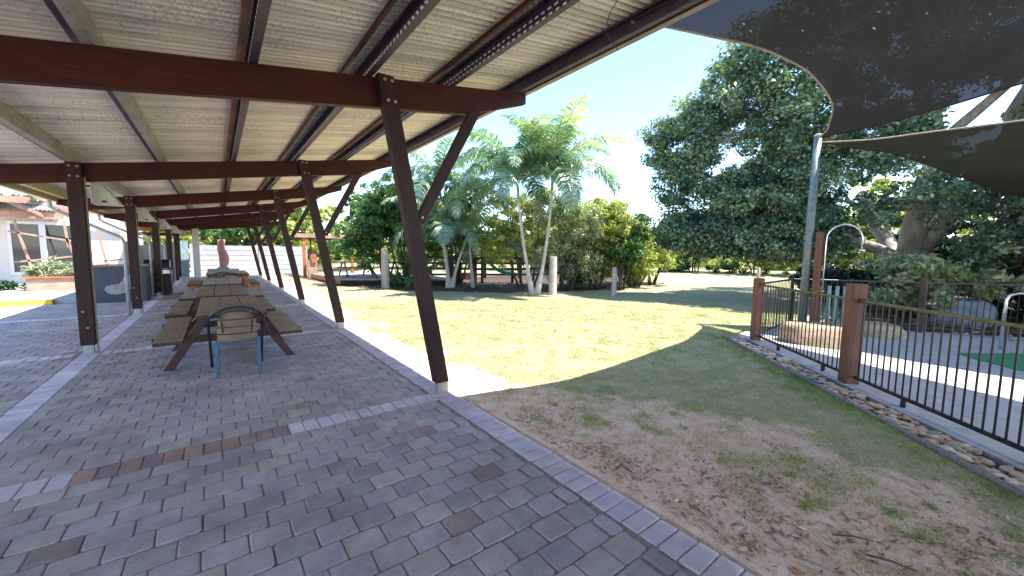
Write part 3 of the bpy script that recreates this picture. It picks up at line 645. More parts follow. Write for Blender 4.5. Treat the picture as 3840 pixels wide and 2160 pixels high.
bush = single('rosemary_bush', MB(), None, 'silvery grey green bush growing out of the timber planter', 'bush', loc=(-4.3, 19.95, .5))
V_, F_, tn = leaf_cloud([(-4.5, 19.95, .80, .62, .35, .42, 1), (-3.95, 19.95, .72, .45, .3, .33, 1), (-4.75, 19.95, .7, .3, .3, .28, 1)], 5200, .11, 5, clump=.16, aspect=.25, shell=.1)
bush.data = np_mesh('rosemary_bush', V_ - np.array((-4.3, 19.95, .5)), F_, m_silver, {'tone': tn})

bd = thing('building', 'low cream building with white framed windows and stepped corrugated roofs at the far left', 'building', (-6, 24, 0))
part('wall', MB().box(-14, -6.45, 24, 24.2, 0, 3.3).box(-6.45, -4.62, 24, 24.2, 0, .5).box(-6.45, -4.62, 24, 24.2, 2.52, 3.3).box(-4.62, -3.15, 24, 24.2, 0, 3.3).box(-3.35, -3.15, 24.2, 29, 0, 3.3), m_cream, bd)
part('floor', MB().box(-12, -3.4, 24.25, 29, 0, .05), m_conc, bd); part('back_wall', MB().box(-12, -3.4, 29, 29.1, 0, 3.3), m_pink, bd)
part('counter', MB().box(-5.4, -4.7, 25.5, 26, .05, 1.05), m_orange, bd)
part('door_leaf', MB().box(-6.3, -5.75, 26.2, 26.25, .05, 2.3), m_redplastic, bd)
for x0, x1 in ((-7.6, -6.50), (-6.45, -5.55), (-5.55, -4.62)):
    if x0 < -7: continue
    w = part('window', MB().box(x0, x0 + .09, 23.95, 24.06, .45, 2.56).box(x1 - .09, x1, 23.95, 24.06, .45, 2.56).box(x0 + .09, x1 - .09, 23.95, 24.06, 2.44, 2.56).box(x0 + .09, x1 - .09, 23.95, 24.06, .45, .55), m_winframe, bd)
    part('pane', MB().box(x0 + .09, x1 - .09, 24.0, 24.008, .55, 2.44), m_glass, w)
part('fascia', MB().box(-14, -4.7, 22.9, 22.95, 2.62, 2.86).box(-9, -3.0, 23.6, 23.65, 2.9, 3.2), m_pink, bd)
corrugated('awning_sheet', 22.8, 24.6, -12, -4.9, lambda x, y: 2.95 + (x - 22.8) * .25, .11, .025, m_galv, bd, 3, 6, 'x')
corrugated('roof_sheet', 21.6, 28, -12, -5.3, lambda x, y: 3.35 + (x - 21.6) * .18, .13, .03, m_galv, bd, 3, 6, 'x')
part('fascia', MB().box(-12, -5.2, 21.5, 21.56, 3.08, 3.30), m_pink, bd)
part('rafter', MB().bar((-5.6, 20.5, 3.75), (-4.1, 23.2, 2.62), .07, .13).bar((-6.6, 20.5, 3.75), (-5.1, 23.2, 2.62), .07, .13), m_pink, bd)
tr = thing('timber_trellis', 'crooked faded timber climbing frame leaning before the white windows', 'trellis', (-5.3, 22.4, 0))
for a, b in (((-5.85, 2.55), (-5.45, .35)), ((-4.62, 2.55), (-4.55, 1.55)), ((-4.58, 1.9), (-4.30, .7)), ((-6.0, 2.1), (-4.42, 1.78)), ((-5.95, .98), (-4.3, 1.22)), ((-5.75, .62), (-5.3, .62)), ((-3.75, 2.3), (-3.5, .5)), ((-3.8, 1.0), (-2.9, 1.1))):
    part('rail', MB().bar((a[0], 22.4, a[1]), (b[0], 22.4, b[1]), .06, .09, (0, 1, 0)), m_pink, tr)
t = thing('timber_porch', 'orange timber porch frame beyond the cream building', 'porch', (-2.6, 25, 0))
part('panel', MB().box(-3.1, -1.7, 25, 25.05, 2.35, 2.9), m_orange, t); part('beam', MB().box(-3.2, -1.4, 24.9, 25.0, 2.15, 2.30), m_postwood, t)
for x in (-3.12, -1.62): part('post', MB().box(x, x + .11, 24.92, 25.03, 0, 2.15), m_postwood, t)
single('screen_panel', MB().box(-3.1, -1.65, 26.5, 26.56, 0, 1.7), m_whitewall, 'pale grey screen panel behind the barbecue between the left posts', 'screen')
single('blue_panel', MB().box(-1.62, -1.25, 28.2, 28.26, 0, 2.0), plain('bluegrey', (.25, .38, .42), .6), 'narrow blue grey panel seen between the far left posts', 'screen')
gc = link('ground_cover', np_mesh('ground_cover', *(lambda a: (a[0], a[1]))(leaf_cloud([(-5.9, 20.6, .2, 1.2, .5, .16, 1), (-8, 20.6, .2, 1.2, .6, .2, 1)], 5000, .11, 6, clump=.15, shell=.1)[:2]), m_greenleaf, None), kind='stuff', label='low weedy ground cover before the building', category='ground cover')

# ------------------------------------------------------------------ far end: white wall, sculpture, pergola, deck
wl = thing('boundary_wall', 'white horizontal board wall across the far end of the walkway', 'wall', (1.8, 29.6, 0))
for i in range(6):
    z = i * .3; part('board', MB().box(-1.1, 2.15, 29.6, 29.64, z, z + .275), m_whitewall, wl)
    part('board', MB().box(2.35, 4.75, 29.6, 29.64, z, z + .275), m_whitewall, wl)
part('post', MB().box(2.15, 2.35, 29.55, 29.7, 0, 1.85), m_pipe, wl); part('post', MB().box(-1.25, -1.1, 29.55, 29.7, 0, 1.85), m_pipe, wl)
part('post', MB().box(4.75, 4.9, 29.55, 29.7, 0, 1.85), m_pipe, wl)
single('white_column', MB().box(-1.0, -.72, 26.6, 26.85, 0, 2.75), m_gutter, 'square white column at the far end of the walkway', 'column', loc=(-.85, 26.7, 0))
sp = thing('terracotta_sculpture', 'tall twisted terracotta sculpture on a pale plinth before the white wall', 'sculpture', (.3, 28, 0))
part('plinth', MB().box(-.45, 1.0, 27.6, 28.5, 0, .42), m_conc, sp)
mb = MB(); n = 14; prof = [(0, .20, 0), (.12, .17, .0), (.35, .22, .03), (.6, .24, .05), (.9, .22, .02), (1.15, .18, -.04), (1.4, .17, -.05), (1.6, .19, -.03), (1.68, .15, 0)]
vs = []
for z, r_, ox in prof:
    for k in range(n): t_ = 2 * math.pi * k / n; rr = r_ * (1 + .12 * math.sin(3 * t_ + z * 4)); vs.append((.27 + ox + rr * math.cos(t_), 28 + rr * math.sin(t_), .42 + z))
mb.add(vs, [(i * n + k, i * n + (k + 1) % n, (i + 1) * n + (k + 1) % n, (i + 1) * n + k) for i in range(len(prof) - 1) for k in range(n)] + [tuple(range((len(prof) - 1) * n, len(prof) * n))])
part('figure', mb, m_terra, sp, True); part('foot', MB().lathe([(.3, 0), (.3, .05), (.2, .12)], (.27, 28, .42), 14), m_greyrock, sp)
pg = thing('pergola', 'orange brown timber pergola frame to the right of the white wall', 'pergola', (4.2, 25.3, 0))
part('post', MB().box(3.95, 4.12, 25.2, 25.35, 0, 2.5), m_orange, pg); part('post', MB().box(4.34, 4.42, 25.25, 25.33, 1.3, 2.3), m_postwood, pg); part('post', MB().box(6.6, 6.75, 25.2, 25.35, 0, 2.5), m_orange, pg)
part('beam', MB().box(3.4, 7.1, 25.12, 25.195, 2.28, 2.50), m_pink, pg); part('beam', MB().box(3.5, 7.0, 25.36, 25.42, 2.18, 2.38), m_postwood, pg)
bx = thing('timber_cupboard', 'faded orange cupboard with a red box on it under the pergola', 'cupboard', (4.35, 25, 0))
part('cabinet', MB().box(4.14, 4.62, 24.8, 25.1, 0, 1.0), m_pink, bx); part('red_box', MB().box(4.3, 4.56, 24.7, 24.8, .85, 1.35), m_redplastic, bx)
gt = thing('mesh_gate', 'dark mesh gate next to the pergola cupboard', 'gate', (5.0, 26, 0)); mb = MB()
for i in range(14): mb.box(4.75 + i * .05, 4.758 + i * .05, 26, 26.01, .1, 1.4)
for i in range(24): mb.box(4.7, 5.5, 26.011, 26.018, .1 + i * .055, .108 + i * .055)
part('mesh', mb, m_fbar, gt); part('frame', MB().box(4.7, 4.75, 25.98, 26.03, 0, 1.45).box(5.45, 5.5, 25.98, 26.03, 0, 1.45).box(4.75, 5.45, 25.98, 26.03, 1.4, 1.45), m_fbar, gt)
dk = thing('timber_deck', 'low raised pale deck with brown edge boards beyond the lawn', 'deck', (6, 20, 0))
poly = [(4.45, 18.7), (9.0, 16.6), (9.6, 22), (4.2, 24.2)]
part('deck_top', MB().prism(poly, 'z', .22, .28), m_conc, dk)
part('edge_board', MB().bar((4.43, 18.66, .12), (9.0, 16.55, .12), .04, .2), m_postwood, dk); part('edge_board', MB().bar((4.42, 18.7, .13), (4.16, 24.2, .13), .04, .2), m_orange, dk)
for i, (x, y, rz, lb) in enumerate(((5.6, 20.6, .4, 'dark picnic table on the raised deck beyond the lawn, left one'), (7.4, 19.3, .2, 'dark picnic table on the raised deck nearest the trees'))):
    t = thing('deck_table', lb, 'picnic table', (0, 0, 0), 'dark picnic tables on the deck'); mt = m_pink if i == 0 else m_navy
    part('top', MB().box(-.4, .4, -.9, .9, .70, .75), mt, t); part('seat', MB().box(-.8, -.5, -.9, .9, .42, .46), mt, t); part('seat', MB().box(.5, .8, -.9, .9, .42, .46), mt, t)
    for yy in (-.6, .6):
        for s in (-1, 1): part('leg', MB().bar((s * .2, yy, .7), (s * .75, yy, 0), .05, .1), m_black, t)
        part('crossbar', MB().box(-.8, .8, yy + .03, yy + .07, .33, .42), m_black, t)
    t.location = (x, y, .28); t.rotation_euler[2] = rz + 1.2

# ------------------------------------------------------------------ log posts, palms
def log_post(x, y, r_, h_, lab, tilt=0):
    mb = MB(); n = 12; prof = [(r_ * 1.08, -.05), (r_ * 1.03, .1), (r_, h_ * .5), (r_ * .95, h_ * .97), (r_ * .86, h_)]; rr = random.Random(h_)
    jit = [rr.uniform(.92, 1.06) for _ in range(n)]; vs = []
    for r2, z in prof:
        for k in range(n): t_ = 2 * math.pi * k / n; vs.append((x + r2 * jit[k] * math.cos(t_), y + r2 * jit[k] * math.sin(t_), z))
    mb.add(vs, [(i * n + k, i * n + (k + 1) % n, (i + 1) * n + (k + 1) % n, (i + 1) * n + k) for i in range(4) for k in range(n)] + [tuple(range(4 * n, 5 * n))])
    return single('log_post', mb, m_log, lab, 'post', True, 'weathered log posts round the lawn', (x, y, 0))
log_post(5.62, 16.3, .16, 1.62, 'weathered timber log post at the lawn edge near the deck')
log_post(10.02, 10.75, .145, 1.44, 'pale log post standing beside the twin trunked palm')
log_post(12.07, 9.55, .085, 1.06, 'short thin log post at the right of the palms'); log_post(12.23, 9.60, .05, 1.0, 'narrow log half leaning against the short thin log post')
log_post(24.5, 9.3, .09, .9, 'small pale marker post far across the lawn behind the pool fence')
def bark_scrap(): pass
def frond(P, az, el, L, droop, width, seed, nseg=13, up_v=.35):
    """one pinnate frond: curved rachis with drooping leaflets"""
    r = np.random.default_rng(seed); pts = []; p = np.array(P, float); e = el
    for i in range(nseg + 1):
        pts.append(p.copy()); p = p + np.array([math.cos(az) * math.cos(e), math.sin(az) * math.cos(e), math.sin(e)]) * L / nseg; e -= droop / nseg * (.5 + 1.2 * i / nseg)
    pts = np.array(pts); V_ = []; F_ = []; T_ = []; n = 0; N_ = 44
    side = np.array([-math.sin(az), math.cos(az), 0]); base = r.normal(.5, .12)
    for i in range(N_):
        t = .12 + .88 * i / (N_ - 1); q = t * nseg; k = min(int(q), nseg - 1); c = pts[k] + (pts[k + 1] - pts[k]) * (q - k); d = pts[k + 1] - pts[k]; d = d / np.linalg.norm(d)
        ll = width * math.sin(math.pi * (.15 + .80 * t)) * r.uniform(.85, 1.1)
        for s in (-1, 1):
            dirv = side * s * .85 + d * .55 + np.array([0, 0, up_v - .55 * r.random()]); dirv /= np.linalg.norm(dirv)
            m_ = c + dirv * ll * .5; tip = m_ + (dirv + np.array([0, 0, -.8 - .4 * r.random()])) * ll * .36; w = d * .034 * (1 if ll > .2 else .7)
            V_ += [c - w * .6, c + w * .6, m_ + w, m_ - w, tip]; F_ += [(n, n + 1, n + 2, n + 3), (n + 3, n + 2, n + 4, n + 4)]; n += 5
            T_ += [np.clip(base + r.normal(0, .12), 0, 1)] * 5
    mb = MB(); mb.v = [tuple(v) for v in V_]; mb.f = [f if f[2] != f[3] else f[:3] for f in F_]
    nv = len(mb.v); mb.tube([tuple(p_) for p_ in pts], [.020 * (1 - .8 * i / nseg) + .002 for i in range(nseg + 1)], 5); T_ += [.45] * (len(mb.v) - nv)
    return mb, T_
def palm(label, stems, seed, nf=12, L=1.9, width=.55, trunk_r=.085, thingname='palm_tree'):
    t = thing(thingname, label, 'palm tree', stems[0][0], 'palms at the edge of the lawn'); rr = random.Random(seed)
    for si, (base, mid, top, sc) in enumerate(stems):
        pts = []; a, m_, b = Vector(base), Vector(mid), Vector(top)
        for i in range(15): u = i / 14; pts.append(a * (1 - u) ** 2 + m_ * 2 * u * (1 - u) + b * u * u)
        rad = [trunk_r * (1.55 - .75 * min(1, i / 4) - .02 * i + (.04 if i % 2 else 0)) for i in range(15)]
        part('trunk', MB().tube(pts, rad, 10), m_palmtrunk, t, True)
        dr = (pts[-1] - pts[-3]).normalized(); cs = pts[-1]
        part('crownshaft', MB().tube([cs, cs + dr * .2, cs + dr * .55, cs + dr * .75], [rad[-1] * 1.1, rad[-1] * 1.25, rad[-1], .03], 8), m_crownshaft, t, True)
        ap = cs + dr * .68
        for k in range(nf):
            az = 2 * math.pi * (k * .382 + rr.uniform(-.06, .06)); lv = k / (nf - 1); el = 1.35 - 1.15 * lv ** .8 + rr.uniform(-.12, .12)
            mb, T_ = frond(ap, az, el, L * sc * rr.uniform(.85, 1.12), rr.uniform(1.5, 2.2) * (.7 + .5 * lv), width * sc, rr.randrange(9999))
            o = part('frond', mb, m_palmleaf, t); a_ = o.data.attributes.new('tone', 'FLOAT', 'POINT'); a_.data.foreach_set('value', np.array(T_, np.float32) + (.25 * (1 - lv) - .05))
    return t
palm('tall twin trunked palm standing on the lawn beside the pale log post',
     [((9.38, 11.15, -.03), (9.02, 11.42, 2.0), (8.93, 11.52, 3.6), 1.05), ((9.48, 11.05, -.03), (9.85, 10.85, 1.8), (9.92, 10.80, 3.9), 1.1)], 3, 22, 2.75, .74)
palm('small low palm with broad arching fronds left of the twin trunked palm', [((8.0, 15.2, -.03), (7.9, 15.1, 1.0), (7.7, 15.1, 1.9), 1.1), ((8.12, 15.15, -.03), (8.3, 15.0, 1.0), (8.5, 14.9, 1.6), 1.1)], 8, 12, 2.7, .68, .10)
palm('palm with yellow green crown just right of the leaning front post', [((8.4, 15.9, -.03), (8.1, 15.8, 2.5), (8.0, 15.9, 3.9), 1.1)], 13, 15, 2.7, .7, .08)
palm('taller thin palm in the trees right of the leaning front post', [((9.0, 14.8, -.03), (8.9, 15.0, 2.3), (8.8, 15.0, 3.3), 1.0)], 17, 14, 2.6, .66, .07)

# ------------------------------------------------------------------ trees
def tree(name, label, base, segs, blobs, n, size, leaf, bark, seed, group='trees beyond the lawn', cat='tree', **kw):
    t = thing(name, label, cat, base, group); b = Vector(base)
    part('trunk', trunk_mb([((b + Vector(a)), (b + Vector(c)), ra, rb) for a, c, ra, rb in segs], seed), bark, t, True)
    crown(t, [(b.x + q[0], b.y + q[1], b.z + q[2], *q[3:]) for q in blobs], n, size, leaf, seed, **kw)
    return t
fig = thing('fig_tree', 'huge spreading fig tree with pale thick limbs filling the right side behind the fence', 'tree', (18.2, 2.6, 0))
part('trunk', trunk_mb([((18.2, 2.6, -.1), (18.0, 2.4, 1.8), .62, .42), ((18.0, 2.4, 1.7), (16.9, 1.9, 4.9), .36, .24), ((16.9, 1.9, 4.8), (15.6, 2.5, 7.0), .24, .12), ((18.0, 2.4, 1.7), (18.6, .6, 5.2), .34, .26), ((18.6, .6, 5.1), (18.0, .2, 9.0), .25, .12),
    ((17.9, 2.5, 1.5), (16.4, 4.6, 2.5), .20, .14), ((16.4, 4.6, 2.5), (14.6, 6.6, 2.1), .14, .06), ((16.9, 1.9, 4.6), (15.2, 4.8, 5.6), .16, .10), ((15.2, 4.8, 5.6), (13.9, 7.6, 5.5), .10, .04),
    ((15.6, 2.5, 6.9), (14.9, 5.2, 8.2), .11, .05), ((18.2, 2.6, 1.2), (19.8, 4.2, 3.9), .26, .14), ((18.4, 2.2, .3), (17.0, .4, 1.2), .2, .1), ((16.9, 1.9, 4.9), (16.2, -.4, 7.2), .14, .07), ((15.2, 4.8, 5.5), (14.2, 6.2, 7.2), .07, .03), ((14.6, 6.6, 2.1), (13.9, 7.6, 3.0), .06, .03)], 4, 10), m_bark, fig, True)
FB = [(13.7, 8.0, 5.6, 1.3, 1.5, 1.5, 1.2), (13.7, 7.9, 4.1, 1.0, 1.1, 1.1, .9), (14.4, 6.7, 6.8, 1.5, 1.5, 1.3, 1.1), (14.8, 5.9, 8.2, 1.4, 1.4, 1.2, 1.), (15.4, 4.9, 9.3, 1.3, 1.5, 1.1, 1.), (15.2, 5.2, 6.0, 1.7, 1.6, 1.6, 1.1), (15.2, 5.0, 3.9, 1.5, 1.6, 1.2, .9),
      (15.9, 3.4, 7.6, 1.8, 1.8, 1.3, .8), (15.9, 3.2, 5.0, 1.5, 1.5, 1.2, .7), (15.7, 4.2, 2.9, 1.3, 1.8, .8, .8), (14.0, 7.9, 2.4, 1.0, 1.0, .75, 3.2), (14.5, 6.9, 2.3, 1.2, 1.3, .8, 3.2), (15.1, 5.8, 2.1, 1.2, 1.2, .85, 2.6), (14.6, 6.4, 3.7, 1.2, 1.2, .9, 1.6), (15.6, 4.6, 2.2, 1.2, 1.2, .8, 1.6), (16.2, 5.6, 3.2, 1.5, 1.5, 1.1, 1.2), (17.5, 5.5, 5, 1.8, 1.8, 1.8, .9), (16.5, -1.2, 5.4, 1.6, 1.6, 1.3, .8), (18, -3.8, 6.5, 2.2, 2.2, 2, .7), (15.6, -.6, 6.9, 1.5, 1.6, 1.1, 1.1), (16.2, -2.6, 7.4, 1.7, 1.8, 1.3, 1.0), (15.6, 1.6, 6.6, 1.3, 1.4, .9, .9), (16.6, -.6, 3.9, 1.3, 1.5, .9, .9), (16.2, 1.8, 8.9, 1.6, 1.6, 1.2, .6), (16.3, 1.2, 3.4, 1.3, 1.6, .9, .6), (17.5, -.8, 8.2, 2.0, 2.0, 1.6, .5),
      (19, -1.5, 5.5, 1.8, 2.2, 1.5, .5), (18.5, 3.5, 10.2, 2.4, 2.6, 1.2, .5), (20.5, 4.5, 6.5, 2.4, 2.4, 2.0, .5), (17.2, -2.4, 3.4, 1.8, 1.8, 1.0, .6), (20, 1, 10.0, 2.4, 2.4, 1.3, .4)]
crown(fig, FB, 290000, .125, m_figleaf, 21, clump=.40, shell=.25, aspect=.6, per=120, tone0=.5)
def shrub(label, x, y, h_, w, leaf, seed, n=14000, size=.12, stems=5, bark=m_barkdark, name='shrub_tree', z0=.25, grp='bushy trees along the lawn edge'):
    rr = random.Random(seed); segs = []; bl = []
    for i in range(stems):
        a = rr.uniform(0, 6.28); q = rr.uniform(.1, .35) * w; segs.append(((q * .25 * math.cos(a), q * .25 * math.sin(a), -.1), (q * 1.5 * math.cos(a), q * 1.5 * math.sin(a), h_ * rr.uniform(.5, .75)), .06, .02))
    for i in range(8):
        a = rr.uniform(0, 6.28); zz = rr.uniform(z0 + .2, .84); q = w * .55 * math.sin(math.pi * min(1, .25 + zz * .7)) ** .7 * rr.uniform(.3, 1)
        s = rr.uniform(.20, .34); bl.append((q * math.cos(a), q * math.sin(a), h_ * zz, w * s * 1.15, w * s * 1.15, h_ * s * .6, 1))
    bl.append((0, 0, h_ * .6, w * .4, w * .4, h_ * .3, 1.5))
    return tree(name, label, (x, y, 0), segs, bl, n, size, leaf, bark, seed, grp, clump=.26, shell=.3, per=70)
shrub('pale creamy green bushy tree directly right of the twin trunked palm', 12.2, 12.2, 4.2, 3.4, m_paleleaf, 31, 30000, z0=.0)
shrub('yellow green bushy tree above the short thin log post', 13.6, 11.8, 4.3, 3.0, m_yellowleaf, 32, 28000, z0=.05)
shrub('fresh green bushy tree with tangled stems, right of the short log post', 14.3, 10.9, 3.4, 2.3, m_greenleaf, 33, 18000, z0=.12)
shrub('yellow tinged shrub with bare reddish stems beside the dark fig foliage', 15.7, 11.3, 3.6, 2.8, m_yellowleaf, 34, 22000, z0=.0)
shrub('low golden shrub below the dark fig branch at the far lawn edge', 17.6, 11.6, 2.5, 2.6, m_yellowleaf, 35, 13000, z0=-.1)
shrub('olive bushy tree behind the crowns of the palms', 11.2, 13.8, 4.9, 3.4, m_yellowleaf, 36, 22000, z0=.1)
shrub('dense mid green tree behind the small low palm', 9.2, 16.8, 4.7, 3.2, m_greenleaf, 37, 20000)
shrub('dense dark green tree behind the log post near the deck', 6.3, 18.3, 4.6, 2.9, m_greenleaf, 38, 26000, .13, z0=.12)
shrub('tall green tree between the deck and the leaning front post', 7.6, 19.0, 5.6, 3.2, m_greenleaf, 39, 22000, .14)
shrub('small bright green shrub at the foot of the trees left of the palms', 6.9, 16.6, 1.5, 1.5, m_greenleaf, 40, 6000, .1, z0=.0)
shrub('small green shrub at the foot of the pale bushy tree', 13.0, 12.6, 1.2, 1.3, m_greenleaf, 41, 4500, .1, z0=0.)
shrub('pale leaved shrub mound in front of the fig trunk behind the pool fence', 15.2, 1.9, 1.7, 2.6, m_paleleaf, 42, 9000, .16, z0=0.)
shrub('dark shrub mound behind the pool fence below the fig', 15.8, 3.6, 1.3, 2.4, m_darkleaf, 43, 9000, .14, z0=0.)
shrub('tall yellow green tree between the fig trunk and the right edge', 19.0, -1.3, 6.2, 4.0, m_yellowleaf, 45, 16000, .16)
shrub('tall dark leaved shrub right of the fig trunk', 17.0, -.2, 3.4, 3.0, m_figleaf, 44, 14000, .15, z0=.1)
bgt = [('light green tree far behind the white wall, left part', -2.5, 36, 5.0, 5.5, m_yellowleaf), ('green tree behind the terracotta sculpture beyond the wall', 1.5, 35, 5.2, 5.0, m_greenleaf), ('pale green tree behind the pergola', 5.5, 36, 6.0, 6.0, m_yellowleaf),
       ('dark green tree behind the far deck', 9.5, 31, 6.5, 5.5, m_greenleaf), ('far tree behind the playground slide', 14, 27, 6.0, 5.5, m_greenleaf), ('far yellowish tree behind the bushy trees', 19, 23, 5.0, 5.0, m_yellowleaf), ('far thin tree at the end of the bright lawn, left one', 25, 19, 4.4, 4.5, m_yellowleaf),
       ('far green tree at the end of the bright lawn, between two yellowish ones', 29, 15.5, 4.6, 4.6, m_greenleaf), ('far yellowish tree behind the fig branch', 31, 12, 5.2, 4.8, m_yellowleaf), ('far green tree behind the shower arch', 32, 8.5, 5.6, 5.0, m_greenleaf), ('far pale tree behind the fig trunk', 31, 5, 6.2, 5.2, m_yellowleaf),
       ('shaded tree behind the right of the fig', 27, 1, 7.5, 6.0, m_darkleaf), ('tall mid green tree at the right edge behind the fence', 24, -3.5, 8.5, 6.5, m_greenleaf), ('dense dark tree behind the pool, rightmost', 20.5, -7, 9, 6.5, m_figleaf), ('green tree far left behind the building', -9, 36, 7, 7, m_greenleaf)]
for i, (lb, x, y, h_, w, lf) in enumerate(bgt): shrub(lb, x, y, h_, w * 1.15, lf, 60 + i, 19000, .22, 5, name='background_tree', z0=-.1, grp='background trees round the grounds')
wd = []
_r = random.Random(5)
for i in range(46):
    az = R(-12 + 112 * i / 45); rad_ = 47 + _r.uniform(-3, 3); wd.append((rad_ * math.sin(az), rad_ * math.cos(az), 2.2 + _r.uniform(-.4, .8), 3.2, 3.2, 3.2, 1)); wd.append((rad_ * .97 * math.sin(az + .02), rad_ * .97 * math.cos(az + .02), .9, 2.6, 2.6, 1.6, 1))
V_, F_, tn = leaf_cloud(wd, 90000, .42, 77, clump=.8, shell=.5, per=60)
link('far_woodland', np_mesh('far_woodland', V_, F_, m_yellowleaf, {'tone': tn * .85}), kind='stuff', label='far off belt of scrubby trees round the grounds', category='woodland')
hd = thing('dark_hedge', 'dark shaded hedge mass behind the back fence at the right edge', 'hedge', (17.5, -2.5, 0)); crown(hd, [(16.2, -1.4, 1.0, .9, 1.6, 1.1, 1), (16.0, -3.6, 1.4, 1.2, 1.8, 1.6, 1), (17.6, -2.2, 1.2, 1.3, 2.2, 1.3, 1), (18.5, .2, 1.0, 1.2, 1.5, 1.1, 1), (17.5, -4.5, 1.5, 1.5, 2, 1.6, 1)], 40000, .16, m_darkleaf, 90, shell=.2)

# ------------------------------------------------------------------ playground and rail fence
fn = thing('rail_fence', 'dark timber rail fence running under the trees by the playground', 'fence', (13, 17, 0))
pa, pb = Vector((8.6, 20.6, 0)), Vector((21.5, 14.6, 0)); nseg = 7
for i in range(nseg + 1):
    p = pa.lerp(pb, i / nseg); part('post', MB().box(p.x - .06, p.x + .06, p.y - .06, p.y + .06, 0, 1.35), m_black, fn)
for i in range(nseg):
    a, b = pa.lerp(pb, i / nseg), pa.lerp(pb, (i + 1) / nseg)
    for z in (.3, .62, .94, 1.24): part('rail', MB().bar((a.x, a.y - .07, z), (b.x, b.y - .07, z), .04, .12), m_black, fn)
sl = thing('playground_slide', 'green curved playground slide on brown posts behind the palms', 'slide', (11.2, 17.0, 0))
mb = MB(); vs = []; path = [(10.6, 16.6, 1.45), (10.75, 16.5, 1.2), (11.0, 16.35, .85), (11.3, 16.15, .58), (11.7, 15.9, .42), (12.1, 15.7, .38)]
for (x, y, z) in path:
    for dx, dz in ((-.24, .18), (-.20, 0), (.20, 0), (.24, .18)): vs.append((x + dx * .5, y + dx * .87, z + dz))
mb.add(vs, [(i * 4 + j, i * 4 + j + 1, (i + 1) * 4 + j + 1, (i + 1) * 4 + j) for i in range(5) for j in range(3)]); part('chute', mb, m_green, sl, True)
for x, y, h_ in ((10.5, 16.4, 2.2), (10.3, 17.1, 2.2), (12.0, 15.9, 1.0), (12.3, 15.6, 1.0)): part('post', MB().box(x - .05, x + .05, y - .05, y + .05, 0, h_), m_black, sl)
ph = thing('playhouse', 'small brown timber playhouse with a pitched roof next to the slide', 'playhouse', (9.8, 17, 0))
for x, y in ((9.4, 16.7), (10.1, 16.4), (9.7, 17.4), (10.4, 17.1)): part('post', MB().box(x - .06, x + .06, y - .06, y + .06, 0, 1.25), m_postwood, ph)
part('roof', MB().bar((9.25, 16.75, 1.2), (9.8, 16.9, 1.55), .9, .05).bar((10.4, 16.75, 1.2), (9.8, 16.9, 1.55), .9, .05), m_postwood, ph); part('panel', MB().bar((9.4, 16.65, .4), (10.1, 16.35, .4), .04, .35), m_redplastic, ph)
single('leaning_board', MB().bar((10.5, 10.95, .75), (10.15, 10.8, .05), .12, .03), m_pink, 'faded board leaning at the foot of the pale log post', 'board')

# ------------------------------------------------------------------ splash pad, fences, stones
pad = [(8.05, 3.33), (3.0, -1.72), (3.0, -9), (24, -9), (16.5, -2.6), (12.9, 0.0), (11.85, 1.45), (10.5, 3.3), (8.6, 3.45)]
struct('splash_pad', MB().prism(pad, 'z', -.12, -.006), m_pad)
def strip(name, c0, c1, s0, s1, z0, z1, mat):
    P = lambda c, s: ((s * 1.41421 + c) / 2, (s * 1.41421 - c) / 2)
    return struct(name, MB().prism([P(c0, s0), P(c0, s1), P(c1, s1), P(c1, s0)], 'z', z0, z1), mat)
strip('edging_strip', 4.21, 4.255, 1.0, 7.9, -.08, .035, m_edge)
strip('inner_edging', 4.70, 4.735, 1.0, 7.75, -.08, .02, m_edge)
strip('stone_bed', 4.256, 4.699, 1.0, 7.8, -.09, -.03, m_soil)
def stone_mesh(seed):
    import bmesh
    bm = bmesh.new(); bmesh.ops.create_icosphere(bm, subdivisions=1, radius=1); r = random.Random(seed)
    for v in bm.verts: v.co *= r.uniform(.82, 1.1)
    me = bpy.data.meshes.new('river_stone'); bm.to_mesh(me); bm.free(); me.materials.append(m_stone); me.polygons.foreach_set('use_smooth', [True] * len(me.polygons)); return me
SM = [stone_mesh(i) for i in range(8)]
bed = thing('stone_border', 'strip of tumbled tan river stones between the lawn edging and the pool fence', 'stone border', (5.5, .9, 0))
rr = random.Random(4)
for i in range(290):
    c = rr.uniform(4.285, 4.675); s = rr.uniform(2.5, 7.7) if rr.random() < .8 else rr.uniform(2.5, 5); x, y = (s * 1.41421 + c) / 2, (s * 1.41421 - c) / 2
    o = link('river_stone', rr.choice(SM), bed); sc = rr.uniform(.026, .05); o.scale = (sc * rr.uniform(1, 1.9), sc * rr.uniform(.9, 1.2), sc * rr.uniform(.45, .7)); o.rotation_euler = (rr.uniform(-.3, .3), rr.uniform(-.3, .3), rr.uniform(0, 6.3))
    o.location = (x - 5.5, y - .9, rr.uniform(-.012, .02))
Vs = []; Fs = []; n0 = 0
for i in range(520):
    c = rr.uniform(4.275, 4.685); s = rr.uniform(1.8, 7.75); x, y = (s * 1.41421 + c) / 2, (s * 1.41421 - c) / 2; me_ = SM[i % 8]; sc = rr.uniform(.02, .035); a = rr.uniform(0, 6.3)
    for v in me_.vertices: qx, qy = v.co.x * sc * 1.5, v.co.y * sc; Vs.append((qx * math.cos(a) - qy * math.sin(a) + x - 5.5, qx * math.sin(a) + qy * math.cos(a) + y - .9, v.co.z * sc * .6 - .02))
    Fs += [tuple(k + n0 for k in p.vertices) for p in me_.polygons]; n0 += len(me_.vertices)
me_ = bpy.data.meshes.new('small_stones'); me_.from_pydata(Vs, [], Fs); me_.materials.append(m_stone); link('small_stones', me_, bed, kind='stuff')

